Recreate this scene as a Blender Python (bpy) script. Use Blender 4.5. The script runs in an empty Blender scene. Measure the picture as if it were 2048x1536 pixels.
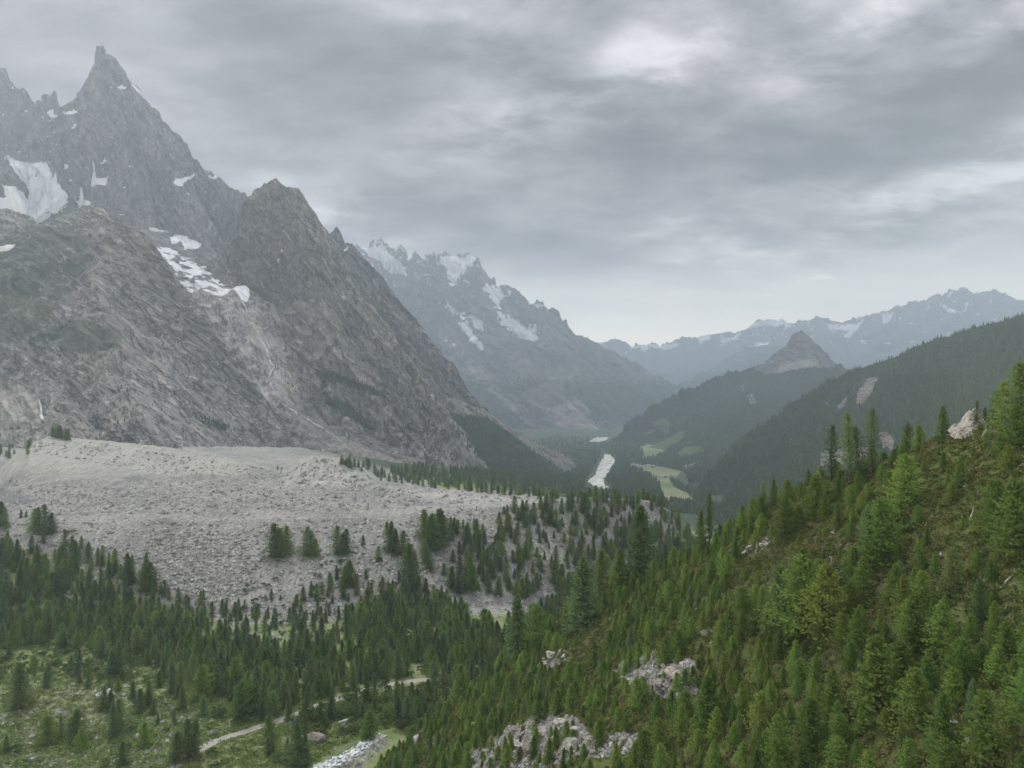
import bpy, math, random, colorsys
import numpy as np
from mathutils import Vector
from mathutils.bvhtree import BVHTree
random.seed(7); RNG = np.random.default_rng(11)
SC = bpy.context.scene
COL = SC.collection
R = math.radians
FPX, CX, CY = 1500.0, 1024.0, 768.0          # focal length and centre of the 2048 px wide frame

# ------------------------------------------------------------------ camera
cam = bpy.data.cameras.new('camera'); camo = bpy.data.objects.new('camera', cam); COL.objects.link(camo)
cam.sensor_width = 36; cam.lens = 36 * FPX / 2048
cam.clip_start = 1; cam.clip_end = 80000
camo.rotation_euler = (R(90), 0, 0)
SC.camera = camo
SC.view_settings.view_transform = 'Standard'; SC.view_settings.look = 'None'
SC.view_settings.exposure = 0.58; SC.view_settings.gamma = 1
SC.render.engine = 'CYCLES'
SC.cycles.use_denoising = True
SC.cycles.max_bounces = 4; SC.cycles.diffuse_bounces = 3; SC.cycles.glossy_bounces = 1; SC.cycles.volume_bounces = 1
SC.cycles.transmission_bounces = 2

# ------------------------------------------------------------------ node helper
class NT:
    def __init__(s, tree): s.t = tree; s.n = tree.nodes; s.l = tree.links
    def _in(s, sock, v):
        if v is None: return
        if isinstance(v, bpy.types.NodeSocket): s.l.new(v, sock)
        else: sock.default_value = v
    def new(s, typ, **kw):
        n = s.n.new(typ)
        for k, v in kw.items(): setattr(n, k, v)
        return n
    def m(s, op, a, b=None, c=None, clamp=False):
        n = s.new('ShaderNodeMath', operation=op, use_clamp=clamp)
        s._in(n.inputs[0], a); s._in(n.inputs[1], b)
        if c is not None: s._in(n.inputs[2], c)
        return n.outputs[0]
    def vm(s, op, a, b=None, scale=None):
        n = s.new('ShaderNodeVectorMath', operation=op)
        s._in(n.inputs[0], a)
        if b is not None: s._in(n.inputs[1], b)
        if scale is not None: s._in(n.inputs['Scale'], scale)
        return n.outputs[0]
    def noise(s, vec, scale, detail=4, rough=.55, dist=0):
        n = s.new('ShaderNodeTexNoise'); s._in(n.inputs['Vector'], vec)
        n.inputs['Scale'].default_value = scale; n.inputs['Detail'].default_value = detail
        n.inputs['Roughness'].default_value = rough; n.inputs['Distortion'].default_value = dist
        return n.outputs['Fac']
    def voro(s, vec, scale, feature='F1', out='Distance', rnd=1):
        n = s.new('ShaderNodeTexVoronoi', feature=feature); s._in(n.inputs['Vector'], vec)
        n.inputs['Scale'].default_value = scale; n.inputs['Randomness'].default_value = rnd
        return n.outputs[out]
    def mapr(s, v, a, b, c=0., d=1., smooth=True):
        n = s.new('ShaderNodeMapRange', interpolation_type='SMOOTHSTEP' if smooth else 'LINEAR')
        s._in(n.inputs[0], v)
        for i, x in enumerate((a, b, c, d)): s._in(n.inputs[i + 1], x)
        return n.outputs[0]
    def mix(s, f, a, b, mode='MIX'):
        n = s.new('ShaderNodeMix', data_type='RGBA', blend_type=mode)
        s._in(n.inputs[0], f)
        s._in(n.inputs[6], a if isinstance(a, bpy.types.NodeSocket) else (*a, 1)[:4])
        s._in(n.inputs[7], b if isinstance(b, bpy.types.NodeSocket) else (*b, 1)[:4])
        return n.outputs[2]
    def ramp(s, f, stops, interp='LINEAR'):
        n = s.new('ShaderNodeValToRGB'); s._in(n.inputs[0], f); cr = n.color_ramp; cr.interpolation = interp
        while len(cr.elements) < len(stops): cr.elements.new(.5)
        for e, (p, c) in zip(cr.elements, stops):
            e.position = p; e.color = (*c, 1) if len(c) == 3 else c
        return n.outputs[0]
    def attr(s, name):
        n = s.new('ShaderNodeAttribute', attribute_name=name); return n.outputs['Fac']
    def pos(s): return s.new('ShaderNodeNewGeometry').outputs['Position']
    def comb(s, x, y, z):
        n = s.new('ShaderNodeCombineXYZ'); s._in(n.inputs[0], x); s._in(n.inputs[1], y); s._in(n.inputs[2], z); return n.outputs[0]
    def sep(s, v):
        n = s.new('ShaderNodeSeparateXYZ'); s._in(n.inputs[0], v); return n.outputs
    def bump(s, h, strength, dist):
        n = s.new('ShaderNodeBump'); s._in(n.inputs['Height'], h); n.inputs['Strength'].default_value = strength
        n.inputs['Distance'].default_value = dist; return n.outputs[0]
    def rot(s, v, rz=0, ry=0, rx=0, scale=(1, 1, 1)):
        n = s.new('ShaderNodeMapping'); s._in(n.inputs[0], v); n.inputs['Rotation'].default_value = (rx, ry, rz)
        if scale == (1, 1, 1): return n.outputs[0]
        m = s.new('ShaderNodeMapping'); s.l.new(n.outputs[0], m.inputs[0]); m.inputs['Scale'].default_value = scale; return m.outputs[0]

def material(name, build, rough=.95, spec=.2):
    m = bpy.data.materials.new(name); m.use_nodes = True
    nt = NT(m.node_tree); b = nt.n['Principled BSDF']
    b.inputs['Roughness'].default_value = rough; b.inputs['Specular IOR Level'].default_value = spec
    c, nrm = build(nt, b)
    nt._in(b.inputs['Base Color'], c if isinstance(c, bpy.types.NodeSocket) else (*c, 1))
    if nrm is not None: nt.l.new(nrm, b.inputs['Normal'])
    return m

# ------------------------------------------------------------------ world: overcast sky
SUN_EL, SUN_AZ = 52, -25                       # azimuth from +Y towards +X
W = bpy.data.worlds.new('World'); SC.world = W; W.use_nodes = True
nt = NT(W.node_tree); bg = nt.n['Background']
sky = nt.new('ShaderNodeTexSky', sky_type='NISHITA'); sky.sun_disc = False
sky.sun_elevation = R(SUN_EL); sky.sun_rotation = R(SUN_AZ); sky.air_density = 1.2; sky.dust_density = 2
tc = nt.new('ShaderNodeTexCoord').outputs['Generated']
dx, dy, dz = nt.sep(tc)
az = nt.m('ARCTAN2', dx, dy); el = nt.m('ARCSINE', dz)
zc = nt.m('ADD', nt.m('MAXIMUM', dz, 0.0), .22)
P = nt.comb(nt.m('DIVIDE', dx, zc), nt.m('DIVIDE', dy, zc), 0)
P = nt.rot(P, rz=R(-12))
def sky_az(px): return math.atan((px - CX) / FPX)
def sky_el(px, py): return math.atan((CY - py) / FPX * math.cos(sky_az(px)))
# domain warp so that the broad masses get cloud-like borders
wn = nt.new('ShaderNodeTexNoise'); nt._in(wn.inputs['Vector'], P); wn.inputs['Scale'].default_value = 1.7
wn.inputs['Detail'].default_value = 7; wn.inputs['Roughness'].default_value = .6
wsep = nt.sep(wn.outputs['Color'])
azw = nt.m('ADD', az, nt.m('MULTIPLY', nt.m('SUBTRACT', wsep[0], .5), .34))
elw = nt.m('ADD', el, nt.m('MULTIPLY', nt.m('SUBTRACT', wsep[1], .5), .16))
BLOBS = [  # px, py, half width px, half height px, tilt (rise per run), amount
    (1480, 30, 240, 50, .35, .15), (1380, 110, 150, 30, .75, .10), (1180, 160, 220, 45, .5, .20), (1760, 30, 150, 50, .3, .30), (2030, 10, 90, 30, .3, .35),
    (900, 25, 260, 50, .1, .10),
    (1010, 200, 170, 60, .45, .13), (1330, 150, 130, 40, .2, .10),
    (1900, 370, 230, 45, .22, .30), (2060, 300, 120, 35, .3, .20), (1760, 410, 200, 25, .15, .14),
    (1480, 490, 120, 18, .08, .20), (1320, 450, 80, 12, .05, .12),
    (1590, 545, 40, 12, 0, .20), (1980, 440, 120, 16, .2, .12),
    (1930, 130, 260, 90, .3, -.24), (1500, 260, 360, 50, .02, -.25), (1300, 380, 420, 30, .02, -.10),
    (1750, 290, 300, 55, .15, -.12), (620, 130, 460, 80, -.12, -.13), (1060, 95, 120, 50, 0, -.12),
    (840, 220, 200, 60, -.1, -.06), (1150, 500, 350, 40, -.04, -.10), (1700, 460, 260, 16, .05, -.07), (800, 420, 300, 40, -.05, -.07),
    (90, 60, 260, 120, 0, .07), (430, 260, 200, 130, -.5, .07), (660, 440, 110, 55, -.4, .27),
    (1300, 610, 700, 60, 0, .05), (820, 490, 160, 25, 0, .05),
]
SKY_BASE, HORIZON = .205, 1.45
POS = 0.; NEG = 0.
for (px, py, wx, wy, tl, am) in BLOBS:
    a0 = sky_az(px); e0 = sky_el(px, py)
    u = nt.m('SUBTRACT', azw, a0); v = nt.m('SUBTRACT', nt.m('SUBTRACT', elw, e0), nt.m('MULTIPLY', u, tl))
    u = nt.m('DIVIDE', u, wx / FPX); v = nt.m('DIVIDE', v, wy / FPX)
    q = nt.m('ADD', nt.m('MULTIPLY', u, u), nt.m('MULTIPLY', v, v))
    ex_ = nt.m('MULTIPLY', nt.m('EXPONENT', nt.m('MULTIPLY', q, -1)), abs(am) * 1.15)
    if am > 0: POS = nt.m('ADD', POS, ex_)
    else: NEG = nt.m('ADD', NEG, ex_)
n1 = nt.noise(P, 1.1, 8, .58, .6); n3 = nt.noise(nt.rot(P, rz=.35, scale=(.8, 1.25, 1)), 2.6, 10, .60, .35); n4 = nt.noise(nt.rot(P, rz=.2, scale=(.75, 1.3, 1)), 6.0, 9, .62, .3); n2 = nt.noise(P, 5.5, 9, .68, .6)
puff = nt.mapr(nt.noise(nt.rot(P, rz=.5), 2.3, 9, .6, .3), .56, .72, 0, 1)
amp = nt.mapr(el, R(5), R(14), .35, 1.)
s3, s4 = nt.mapr(n3, .36, .64), nt.mapr(n4, .36, .64)
sharp = nt.m('ADD', nt.m('MULTIPLY', s3, .6), nt.m('MULTIPLY', s4, .4))
damp = nt.m('MULTIPLY', amp, nt.mapr(az, -.5, 0., .35, 1.))
Tx = nt.m('ADD', nt.m('MULTIPLY', nt.m('SUBTRACT', n1, .5), 1.3), nt.m('ADD', nt.m('MULTIPLY', nt.m('SUBTRACT', s3, .5), .55), nt.m('ADD', nt.m('MULTIPLY', nt.m('SUBTRACT', s4, .5), .34), nt.m('MULTIPLY', nt.m('SUBTRACT', n2, .5), .5))))
V = nt.m('MULTIPLY', SKY_BASE, nt.m('ADD', 1., nt.m('MULTIPLY', Tx, damp)))
V = nt.m('ADD', V, nt.m('MULTIPLY', POS, nt.m('ADD', .08, nt.m('MULTIPLY', sharp, 1.35))))
V = nt.m('ADD', V, nt.m('MULTIPLY', puff, nt.mapr(az, -.35, .1, .01, .07)))
V = nt.m('MULTIPLY', V, nt.m('SUBTRACT', 1., nt.m('MULTIPLY', nt.m('MINIMUM', NEG, .30), nt.m('SUBTRACT', 2.6, nt.m('MULTIPLY', sharp, .9)))))
V = nt.m('SMOOTH_MIN', V, nt.m('ADD', .32, nt.m('MULTIPLY', sharp, .30)), .12)
V = nt.m('ADD', V, nt.mapr(el, R(0), R(11), HORIZON, 0.))
V = nt.m('MAXIMUM', V, .05)
V = nt.m('MULTIPLY', V, nt.mapr(el, R(28), R(60), 1., 4.0))
tint = nt.ramp(nt.m('DIVIDE', el, 1.), [(0., (1.16, 1.03, .80)), (.12, (1.09, 1.02, .88)), (.17, (1.06, 1.0, .97)), (.22, (1.045, .99, 1.0)), (.4, (1.035, .985, 1.01)), (.6, (1, 1, .98)), (1, (1, 1, .98))])
tvar = nt.mix(nt.mapr(nt.noise(P, 1.6, 3), .4, .6), (.97, 1.01, 1.0), (1.015, .99, 1.02))
cl = nt.vm('MULTIPLY', nt.vm('MULTIPLY', tint, tvar), nt.vm('SCALE', (1, 1, 1), scale=V))
cl = nt.vm('SCALE', cl, scale=10.)
nt._in(bg.inputs['Color'], nt.mix(.97, sky.outputs[0], cl)); bg.inputs['Strength'].default_value = .1
W.cycles.sampling_method = 'MANUAL'; W.cycles.sample_map_resolution = 512
sl = bpy.data.lights.new('sun', 'SUN'); sl.energy = 1.5; sl.angle = R(14); sl.color = (1, .97, .92)
so = bpy.data.objects.new('sun', sl); COL.objects.link(so)
so.rotation_euler = Vector((math.sin(R(SUN_AZ)) * math.cos(R(SUN_EL)), math.cos(R(SUN_AZ)) * math.cos(R(SUN_EL)), math.sin(R(SUN_EL)))).to_track_quat('Z', 'Y').to_euler()

# ------------------------------------------------------------------ numpy helpers
_pr = np.random.default_rng(5); PERM = _pr.permutation(256); PERM = np.concatenate([PERM, PERM]).astype(np.int32)
PV = np.random.default_rng(6).random(256).astype(np.float32) * 2 - 1
def vn(x, y, z=None, seed=0):
    x = np.asarray(x, np.float32) + seed * 17.3; y = np.asarray(y, np.float32) - seed * 9.7
    xi = np.floor(x).astype(np.int32); yi = np.floor(y).astype(np.int32)
    fx = x - xi; fy = y - yi; fx = fx * fx * (3 - 2 * fx); fy = fy * fy * (3 - 2 * fy)
    x0 = xi & 255; x1 = (xi + 1) & 255; y0 = yi & 255; y1 = (yi + 1) & 255
    if z is None:
        def h(a, b): return PV[PERM[PERM[a] + b]]
        return (h(x0, y0) * (1 - fx) + h(x1, y0) * fx) * (1 - fy) + (h(x0, y1) * (1 - fx) + h(x1, y1) * fx) * fy
    z = np.asarray(z, np.float32) + seed * 5.1; zi = np.floor(z).astype(np.int32); fz = z - zi; fz = fz * fz * (3 - 2 * fz)
    z0 = zi & 255; z1 = (zi + 1) & 255
    def h(a, b, c): return PV[PERM[PERM[PERM[a] + b] + c]]
    def lay(c): return (h(x0, y0, c) * (1 - fx) + h(x1, y0, c) * fx) * (1 - fy) + (h(x0, y1, c) * (1 - fx) + h(x1, y1, c) * fx) * fy
    return lay(z0) * (1 - fz) + lay(z1) * fz
def fbm(x, y, z=None, oc=4, seed=0, gain=.5, ridged=False):
    a = 1.; s = 0.; t = 0.
    for o in range(oc):
        f = 2.03 ** o
        v = vn(x * f, y * f, None if z is None else z * f, seed + o * 3)
        if ridged: v = 1 - 2 * np.abs(v)
        s = s + a * v; t += a; a *= gain
    return s / t
def unp(px, py, Y): return ((px - CX) / FPX * Y, Y, (CY - py) / FPX * Y)
def mesh_obj(name, verts, faces, mats=(), mi=None, smooth=False, parent=None, link=True, attrs=None):
    me = bpy.data.meshes.new(name)
    verts = np.asarray(verts, np.float32).reshape(-1, 3)
    if isinstance(faces, np.ndarray):
        k = faces.shape[1]; nf = len(faces)
        me.vertices.add(len(verts)); me.vertices.foreach_set('co', verts.ravel())
        me.loops.add(nf * k); me.polygons.add(nf)
        me.loops.foreach_set('vertex_index', faces.astype(np.int32).ravel())
        me.polygons.foreach_set('loop_start', np.arange(0, nf * k, k, dtype=np.int32))
        me.update(calc_edges=True)
    else:
        me.from_pydata(verts.tolist(), [], faces); me.update()
    for m_ in mats: me.materials.append(m_)
    if mi is not None: me.polygons.foreach_set('material_index', np.asarray(mi, np.int32))
    me.polygons.foreach_set('use_smooth', np.full(len(me.polygons), smooth))
    for k_, a_ in (attrs or {}).items():
        at = me.attributes.new(k_, 'FLOAT', 'POINT'); at.data.foreach_set('value', np.asarray(a_, np.float32).ravel())
    ob = bpy.data.objects.new(name, me)
    if link: COL.objects.link(ob)
    if parent: ob.parent = parent
    return ob
def tag(o, label=None, cat=None, group=None, kind=None):
    if label: o['label'] = label
    if cat: o['category'] = cat
    if group: o['group'] = group
    if kind: o['kind'] = kind
    return o
def grid_faces(nc, nr):
    a = np.arange(nc * nr).reshape(nc, nr)
    return np.stack([a[:-1, :-1], a[1:, :-1], a[1:, 1:], a[:-1, 1:]], -1).reshape(-1, 4)
def polymask(px, py, poly, soft):
    inside = np.zeros(px.shape, bool); dist = np.full(px.shape, 1e9, np.float32)
    n = len(poly)
    for i in range(n):
        (x1, y1), (x2, y2) = poly[i], poly[(i + 1) % n]
        c = ((y1 > py) != (y2 > py)) & (px < (x2 - x1) * (py - y1) / (y2 - y1 + 1e-9) + x1); inside ^= c
        L2 = (x2 - x1) ** 2 + (y2 - y1) ** 2 + 1e-9
        t = np.clip(((px - x1) * (x2 - x1) + (py - y1) * (y2 - y1)) / L2, 0, 1)
        dist = np.minimum(dist, np.hypot(px - x1 - t * (x2 - x1), py - y1 - t * (y2 - y1)))
    return np.clip(.5 + np.where(inside, dist, -dist) / (2 * soft), 0, 1)
def masks(px, py, polys, soft=3):
    m = np.zeros(px.shape, np.float32)
    for p in polys: m = np.maximum(m, polymask(px, py, p, soft))
    return m

# ------------------------------------------------------------------ mountains as ridge fields
class Ridge:
    """A crest line (x, y and height at each knot) whose flanks fall away by the drop table `prof`."""
    def __init__(s, knots, prof, jag=0., jw=45., rib=0., seed=0, widths=(0, 60, 180, 450), step=6., back=None):
        P3 = np.array([unp(*k) for k in knots], float)
        seg = np.hypot(np.diff(P3[:, 0]), np.diff(P3[:, 1])); cum = np.concatenate([[0], np.cumsum(seg)])
        s.P = P3; s.cum = cum; s.len = cum[-1]; s.step = step
        n = int(s.len / step) + 2; S = np.linspace(0, s.len, n)
        Z = np.interp(S, cum, P3[:, 2])
        if jag: Z = Z + jag * fbm(S / jw, S * 0 + seed, oc=3, seed=seed, ridged=True) - jag * .3
        tabs = []
        for w in widths:
            if w == 0: tabs.append(Z); continue
            k = int(w / step); 
            if k < 1: tabs.append(Z); continue
            kk = np.hanning(2 * k + 3); kk /= kk.sum(); tabs.append(np.convolve(np.pad(Z, k + 1, mode='edge'), kk, 'valid'))
        s.T = np.array(tabs); s.n = n; s.prof = np.array(prof, float); s.back = (2.2 if jag else 1.) if back is None else back; s.rib = rib; s.seed = seed
    def eval(s, X, Y):
        bd = np.full(X.shape, 1e12, np.float32); bs = np.zeros(X.shape, np.float32); sd = np.zeros(X.shape, np.float32)
        for i in range(len(s.P) - 1):
            ax, ay = s.P[i, :2]; bx, by = s.P[i + 1, :2]; ex, ey = bx - ax, by - ay; L2 = ex * ex + ey * ey + 1e-6
            t = np.clip(((X - ax) * ex + (Y - ay) * ey) / L2, 0, 1)
            d = (X - ax - t * ex) ** 2 + (Y - ay - t * ey) ** 2
            w = d < bd; bd = np.where(w, d, bd); bs = np.where(w, s.cum[i] + t * math.sqrt(L2), bs); sd = np.where(w, (ex * (Y - ay) - ey * (X - ax)) / math.sqrt(L2), sd)
        d = np.sqrt(bd)
        lv = np.clip(np.interp(d, [0, 60, 250, 700, 1600], [0, .6, 1.4, 2.2, 3]), 0, 2.999); l0 = lv.astype(int); lf = lv - l0
        si = np.clip(bs / s.len * (s.n - 1), 0, s.n - 1.001); i0 = si.astype(int); fr = si - i0
        def g(l): return s.T[l, i0] * (1 - fr) + s.T[l, i0 + 1] * fr
        Z = g(l0) * (1 - lf) + g(np.minimum(l0 + 1, 3)) * lf
        de = d * np.where(sd > 0, 1 + (s.back - 1) * np.clip(sd / (d + 1), 0, 1), 1)
        Z = Z - np.interp(de, s.prof[:, 0], s.prof[:, 1]) - np.maximum(de - s.prof[-1, 0], 0) * .7
        if s.rib:
            r = np.clip(d / 180, 0, 1)
            Z = Z + r * s.rib * (fbm(bs / 170 + d / 900, d / 700, oc=3, seed=s.seed + 3, ridged=True) - .25)
            Z = Z + r * s.rib * .35 * fbm(bs / 38, d / 260, oc=3, seed=s.seed + 8, ridged=True)
        return Z
def massif(name, ridges, px0, px1, nc, Y0, Y1, nr, mat, warp=25, wl=250, rough=10, rwl=90, zmin=-520, soft=3, dirn=40, scree=None, paint=None, label=None, dense=1100):
    pxs = np.linspace(px0, px1, nc)
    Yd = np.linspace(0, 1, dense) ** 1.0 * (Y1 - Y0) + Y0
    PX, YY = np.meshgrid(pxs, Yd, indexing='ij'); XX = (PX - CX) / FPX * YY
    PX = PX.astype(np.float32); YY = YY.astype(np.float32); XX = XX.astype(np.float32)
    Z0 = np.full(XX.shape, -1e9)
    Xw = XX + warp * fbm(XX / wl, YY / wl, oc=3, seed=41); Yw = YY + warp * fbm(XX / wl, YY / wl, oc=3, seed=57)
    for r in ridges: Z0 = np.maximum(Z0, r.eval(Xw, Yw))
    Z0 = np.maximum(Z0, zmin)
    # rows spread evenly along the profile of every column
    out = np.zeros((nc, nr)); 
    for c in range(nc):
        ds = np.hypot(np.diff(Yd) , np.diff(Z0[c]) * 1.3) ; cs = np.concatenate([[0], np.cumsum(ds)])
        out[c] = np.interp(np.linspace(0, cs[-1], nr), cs, Yd)
    k = np.ones(5) / 5
    out[2:-2] = np.stack([np.convolve(out[:, j], k, 'valid') for j in range(nr)], 1)
    PX = np.repeat(pxs[:, None], nr, 1); YY = out.astype(np.float32); XX = ((PX - CX) / FPX * YY).astype(np.float32)
    Xw = XX + warp * fbm(XX / wl, YY / wl, oc=3, seed=41); Yw = YY + warp * fbm(XX / wl, YY / wl, oc=3, seed=57)
    Z = np.full(XX.shape, -1e9)
    for r in ridges: Z = np.maximum(Z, r.eval(Xw, Yw))
    Z = np.maximum(Z, zmin)
    ct, st_ = math.cos(R(dirn)), math.sin(R(dirn))
    a = (XX * ct - Z * st_) * .55 + YY * .3; b = (XX * st_ + Z * ct) * 1.2 + YY * .2; c_ = YY * .8
    f = .5 * fbm(a / rwl, b / (rwl * .55), c_ / (rwl * 1.6), oc=5, seed=3, gain=.56) + .55 * (fbm(a / rwl, b / (rwl * .5), c_ / (rwl * 1.2), oc=5, seed=83, gain=.52, ridged=True) - .35)
    Z = Z + rough * f
    gx = fbm(a / rwl / 1.3, b / rwl, c_ / rwl, oc=4, seed=21, gain=.55)
    XX = XX + rough * .8 * gx; YY = YY - rough * 1.2 * (fbm(a / rwl, b / rwl * 1.4, c_ / rwl, oc=5, seed=77, gain=.55, ridged=True) - .35)
    px = CX + FPX * XX / YY; py = CY - FPX * Z / YY
    wx = 4 * fbm(px / 22, py / 22, oc=3, seed=301) ; wy = 3.5 * fbm(px / 26, py / 20, oc=3, seed=333)
    attrs = paint(px + wx, py + wy, XX, YY, Z) if paint else {}
    attrs['scree'] = masks(px + wx, py + wy, scree, 4) if scree else px * 0
    ob = mesh_obj(name, np.stack([XX, YY, Z], -1), grid_faces(nc, nr), [mat], smooth=True, attrs=attrs)
    tag(ob, label, 'mountain', kind='structure')
    return ob

def rock_mat(name, dark, mid, light, warm, green, scale=1., snow_noise=.35, streak=(40, 0, 8), forest=(.035, .058, .034), bump=1.):
    def b(nt, bs):
        p = nt.pos()
        q = nt.rot(p, rz=R(streak[2]), ry=R(-streak[0]), scale=(.55, .8, 1.7))
        n1 = nt.noise(q, .026 / scale, 9, .72, .35)
        n2 = nt.noise(q, .06 / scale, 5, .7)
        n3 = nt.noise(p, .0035 / scale, 5, .6)
        nf = nt.noise(p, .11 / scale, 5, .75)
        t = nt.m('ADD', nt.m('MULTIPLY', n1, .55), nt.m('ADD', nt.m('MULTIPLY', n2, .25), nt.m('MULTIPLY', nf, .2)))
        c = nt.ramp(t, [(.41, dark), (.48, mid), (.53, mid), (.60, light)])
        crack = nt.mapr(nt.m('ABSOLUTE', nt.m('SUBTRACT', nt.noise(q, .019 / scale, 9, .68, .5), .5)), 0, .03, 1, 0)
        c = nt.mix(nt.m('MULTIPLY', crack, .75), c, nt.vm('SCALE', dark, scale=.8))
        c = nt.mix(nt.m('MULTIPLY', nt.mapr(n3, .42, .66), .7), c, nt.vm('MULTIPLY', c, warm))
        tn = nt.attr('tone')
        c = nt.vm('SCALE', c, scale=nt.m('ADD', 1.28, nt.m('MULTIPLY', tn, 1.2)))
        sc = nt.mapr(nt.m('ADD', nt.attr('scree'), nt.m('MULTIPLY', nt.m('SUBTRACT', nt.noise(p, .02 / scale, 6, .7), .5), .9)), .40, .56)
        scol = nt.vm('SCALE', nt.ramp(n3, [(.4, (.33, .32, .30)), (.6, (.40, .37, .34))]), scale=nt.m('ADD', 1., nt.m('MULTIPLY', tn, .6)))
        c = nt.mix(nt.m('MULTIPLY', sc, .85), c, nt.vm('SCALE', scol, scale=nt.mapr(nt.noise(q, .16 / scale, 5, .8), .3, .7, .82, 1.16)))
        gm = nt.m('ADD', nt.attr('green'), nt.m('MULTIPLY', nt.m('SUBTRACT', nt.noise(p, .03 / scale, 6, .7), .5), 1.4))
        gm = nt.mapr(gm, .35, .62)
        c = nt.mix(nt.m('MULTIPLY', gm, .8), c, green)
        fm = nt.mapr(nt.m('ADD', nt.attr('forest'), nt.m('MULTIPLY', nt.m('SUBTRACT', nt.noise(p, .022, 6, .75), .5), 1.3)), .4, .58)
        ftex = nt.mapr(nt.noise(p, .06, 4, .8), .3, .7, .6, 1.5)
        c = nt.mix(fm, c, nt.vm('SCALE', forest, scale=ftex))
        mm = nt.mapr(nt.m('ADD', nt.attr('meadow'), nt.m('MULTIPLY', nt.m('SUBTRACT', nt.noise(p, .02, 5, .7), .5), .6)), .45, .55)
        c = nt.mix(mm, c, (.12, .17, .07))
        sm = nt.m('ADD', nt.attr('snow'), nt.m('MULTIPLY', nt.m('SUBTRACT', nt.noise(nt.rot(p, scale=(1, 1, 2.5)), .02 / scale, 7, .7, .4), .5), snow_noise * 3.2))
        sm = nt.mapr(sm, .47, .55)
        c = nt.mix(sm, c, (.74, .76, .80))
        h = nt.m('MULTIPLY', nt.m('ADD', t, nt.m('MULTIPLY', crack, -.15)), nt.m('SUBTRACT', 1, nt.m('MULTIPLY', sm, .9)))
        return c, nt.bump(h, 1., 40 * scale * bump)
    return material(name, b)

GREY_D, GREY_M, GREY_L = (.085, .088, .086), (.25, .245, .232), (.50, .475, .44)
M_A = rock_mat('granite_far', (.10, .10, .10), (.205, .20, .197), (.34, .33, .315), (1.08, .96, .95), (.12, .14, .10), 1.3, .45, streak=(62, 0, 8))
M_B = rock_mat('granite_buttress', GREY_D, (.215, .207, .198), (.42, .40, .375), (1.06, .985, .96), (.10, .13, .08), 1.0, .25, streak=(56, 0, 8))
M_C = rock_mat('slab_rock', GREY_D, GREY_M, GREY_L, (1.07, .99, .95), (.11, .135, .085), .8, .2)
M_D = rock_mat('hazy_rock', (.09, .09, .10), (.16, .16, .16), (.26, .26, .255), (1, 1, 1), (.07, .09, .06), 3., .6)
M_E = rock_mat('distant_rock', (.09, .10, .11), (.13, .14, .15), (.2, .2, .21), (1, 1, 1), (.07, .09, .06), 6., .5)
M_F = rock_mat('forest_mountain', (.11, .12, .13), (.17, .18, .19), (.27, .275, .28), (.95, 1, 1.04), (.03, .05, .03), 1.5, .3)

def T(px, py, polys, s): return masks(px, py, polys, s)
# --- A: the rock spire and the hollow below it
A_sky = [(-420, 330, 4500), (-260, 230, 4600), (-120, 150, 4700), (-60, 125, 4750), (0, 133, 4800), (14, 140, 4800), (20, 156, 4800), (41, 176, 4780), (56, 190, 4760), (68, 214, 4740), (70, 231, 4735),
    (74, 210, 4730), (80, 198, 4725), (87, 210, 4720), (94, 197, 4715), (99, 188, 4710), (106, 191, 4705), (113, 183, 4700), (118, 190, 4695), (121, 206, 4690), (128, 221, 4680), (131, 232, 4670),
    (150, 214, 4560), (159, 206, 4500), (164, 184, 4480), (168, 192, 4470), (176, 176, 4440), (185, 156, 4400), (187, 139, 4380), (197, 116, 4350), (200, 97, 4320), (208, 96, 4300), (219, 108, 4290), (236, 125, 4270),
    (251, 144, 4250), (256, 160, 4240), (263, 163, 4230), (280, 178, 4220), (283, 192, 4210), (301, 204, 4200), (308, 217, 4190), (318, 221, 4185), (328, 245, 4180), (342, 257, 4170), (362, 279, 4150), (371, 287, 4140),
    (379, 310, 4120), (396, 327, 4100), (420, 347, 4070), (444, 356, 4050), (458, 371, 4030), (475, 383, 4000), (492, 388, 3970), (503, 402, 3950), (560, 470, 3900), (640, 600, 3850), (700, 690, 3800)]
profA = [(0, 0), (12, 6), (45, 160), (120, 330), (420, 720), (750, 1080), (1000, 1250), (2300, 1960), (4000, 2700)]
rA = [Ridge(A_sky, profA, jag=22, rib=95, seed=2, back=4),
      Ridge([(300, 462, 3450), (345, 492, 3260), (400, 528, 3030), (455, 565, 2820), (505, 610, 2640), (532, 690, 2490), (550, 760, 2380), (600, 832, 2250), (680, 885, 2050), (790, 932, 1800)], [(0, 0), (120, 12), (300, 70), (800, 400)], rib=22, seed=15, back=1),
      Ridge([(228, 205, 4200), (240, 250, 4120), (262, 320, 3950), (300, 400, 3700)], [(0, 0), (40, 90), (200, 330), (600, 850), (2000, 2200)], rib=40, seed=5),
      Ridge([(-300, 150, 3500), (-120, 200, 3450), (-20, 280, 3400), (8, 345, 3380), (45, 400, 3360)], [(0, 0), (60, 120), (300, 380), (1200, 1100)], jag=15, rib=30, seed=9),
      Ridge([(360, 330, 4050), (400, 420, 3800), (440, 470, 3500), (470, 540, 3300)], [(0, 0), (150, 230), (600, 640), (2000, 1600)], rib=40, seed=12)]
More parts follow.
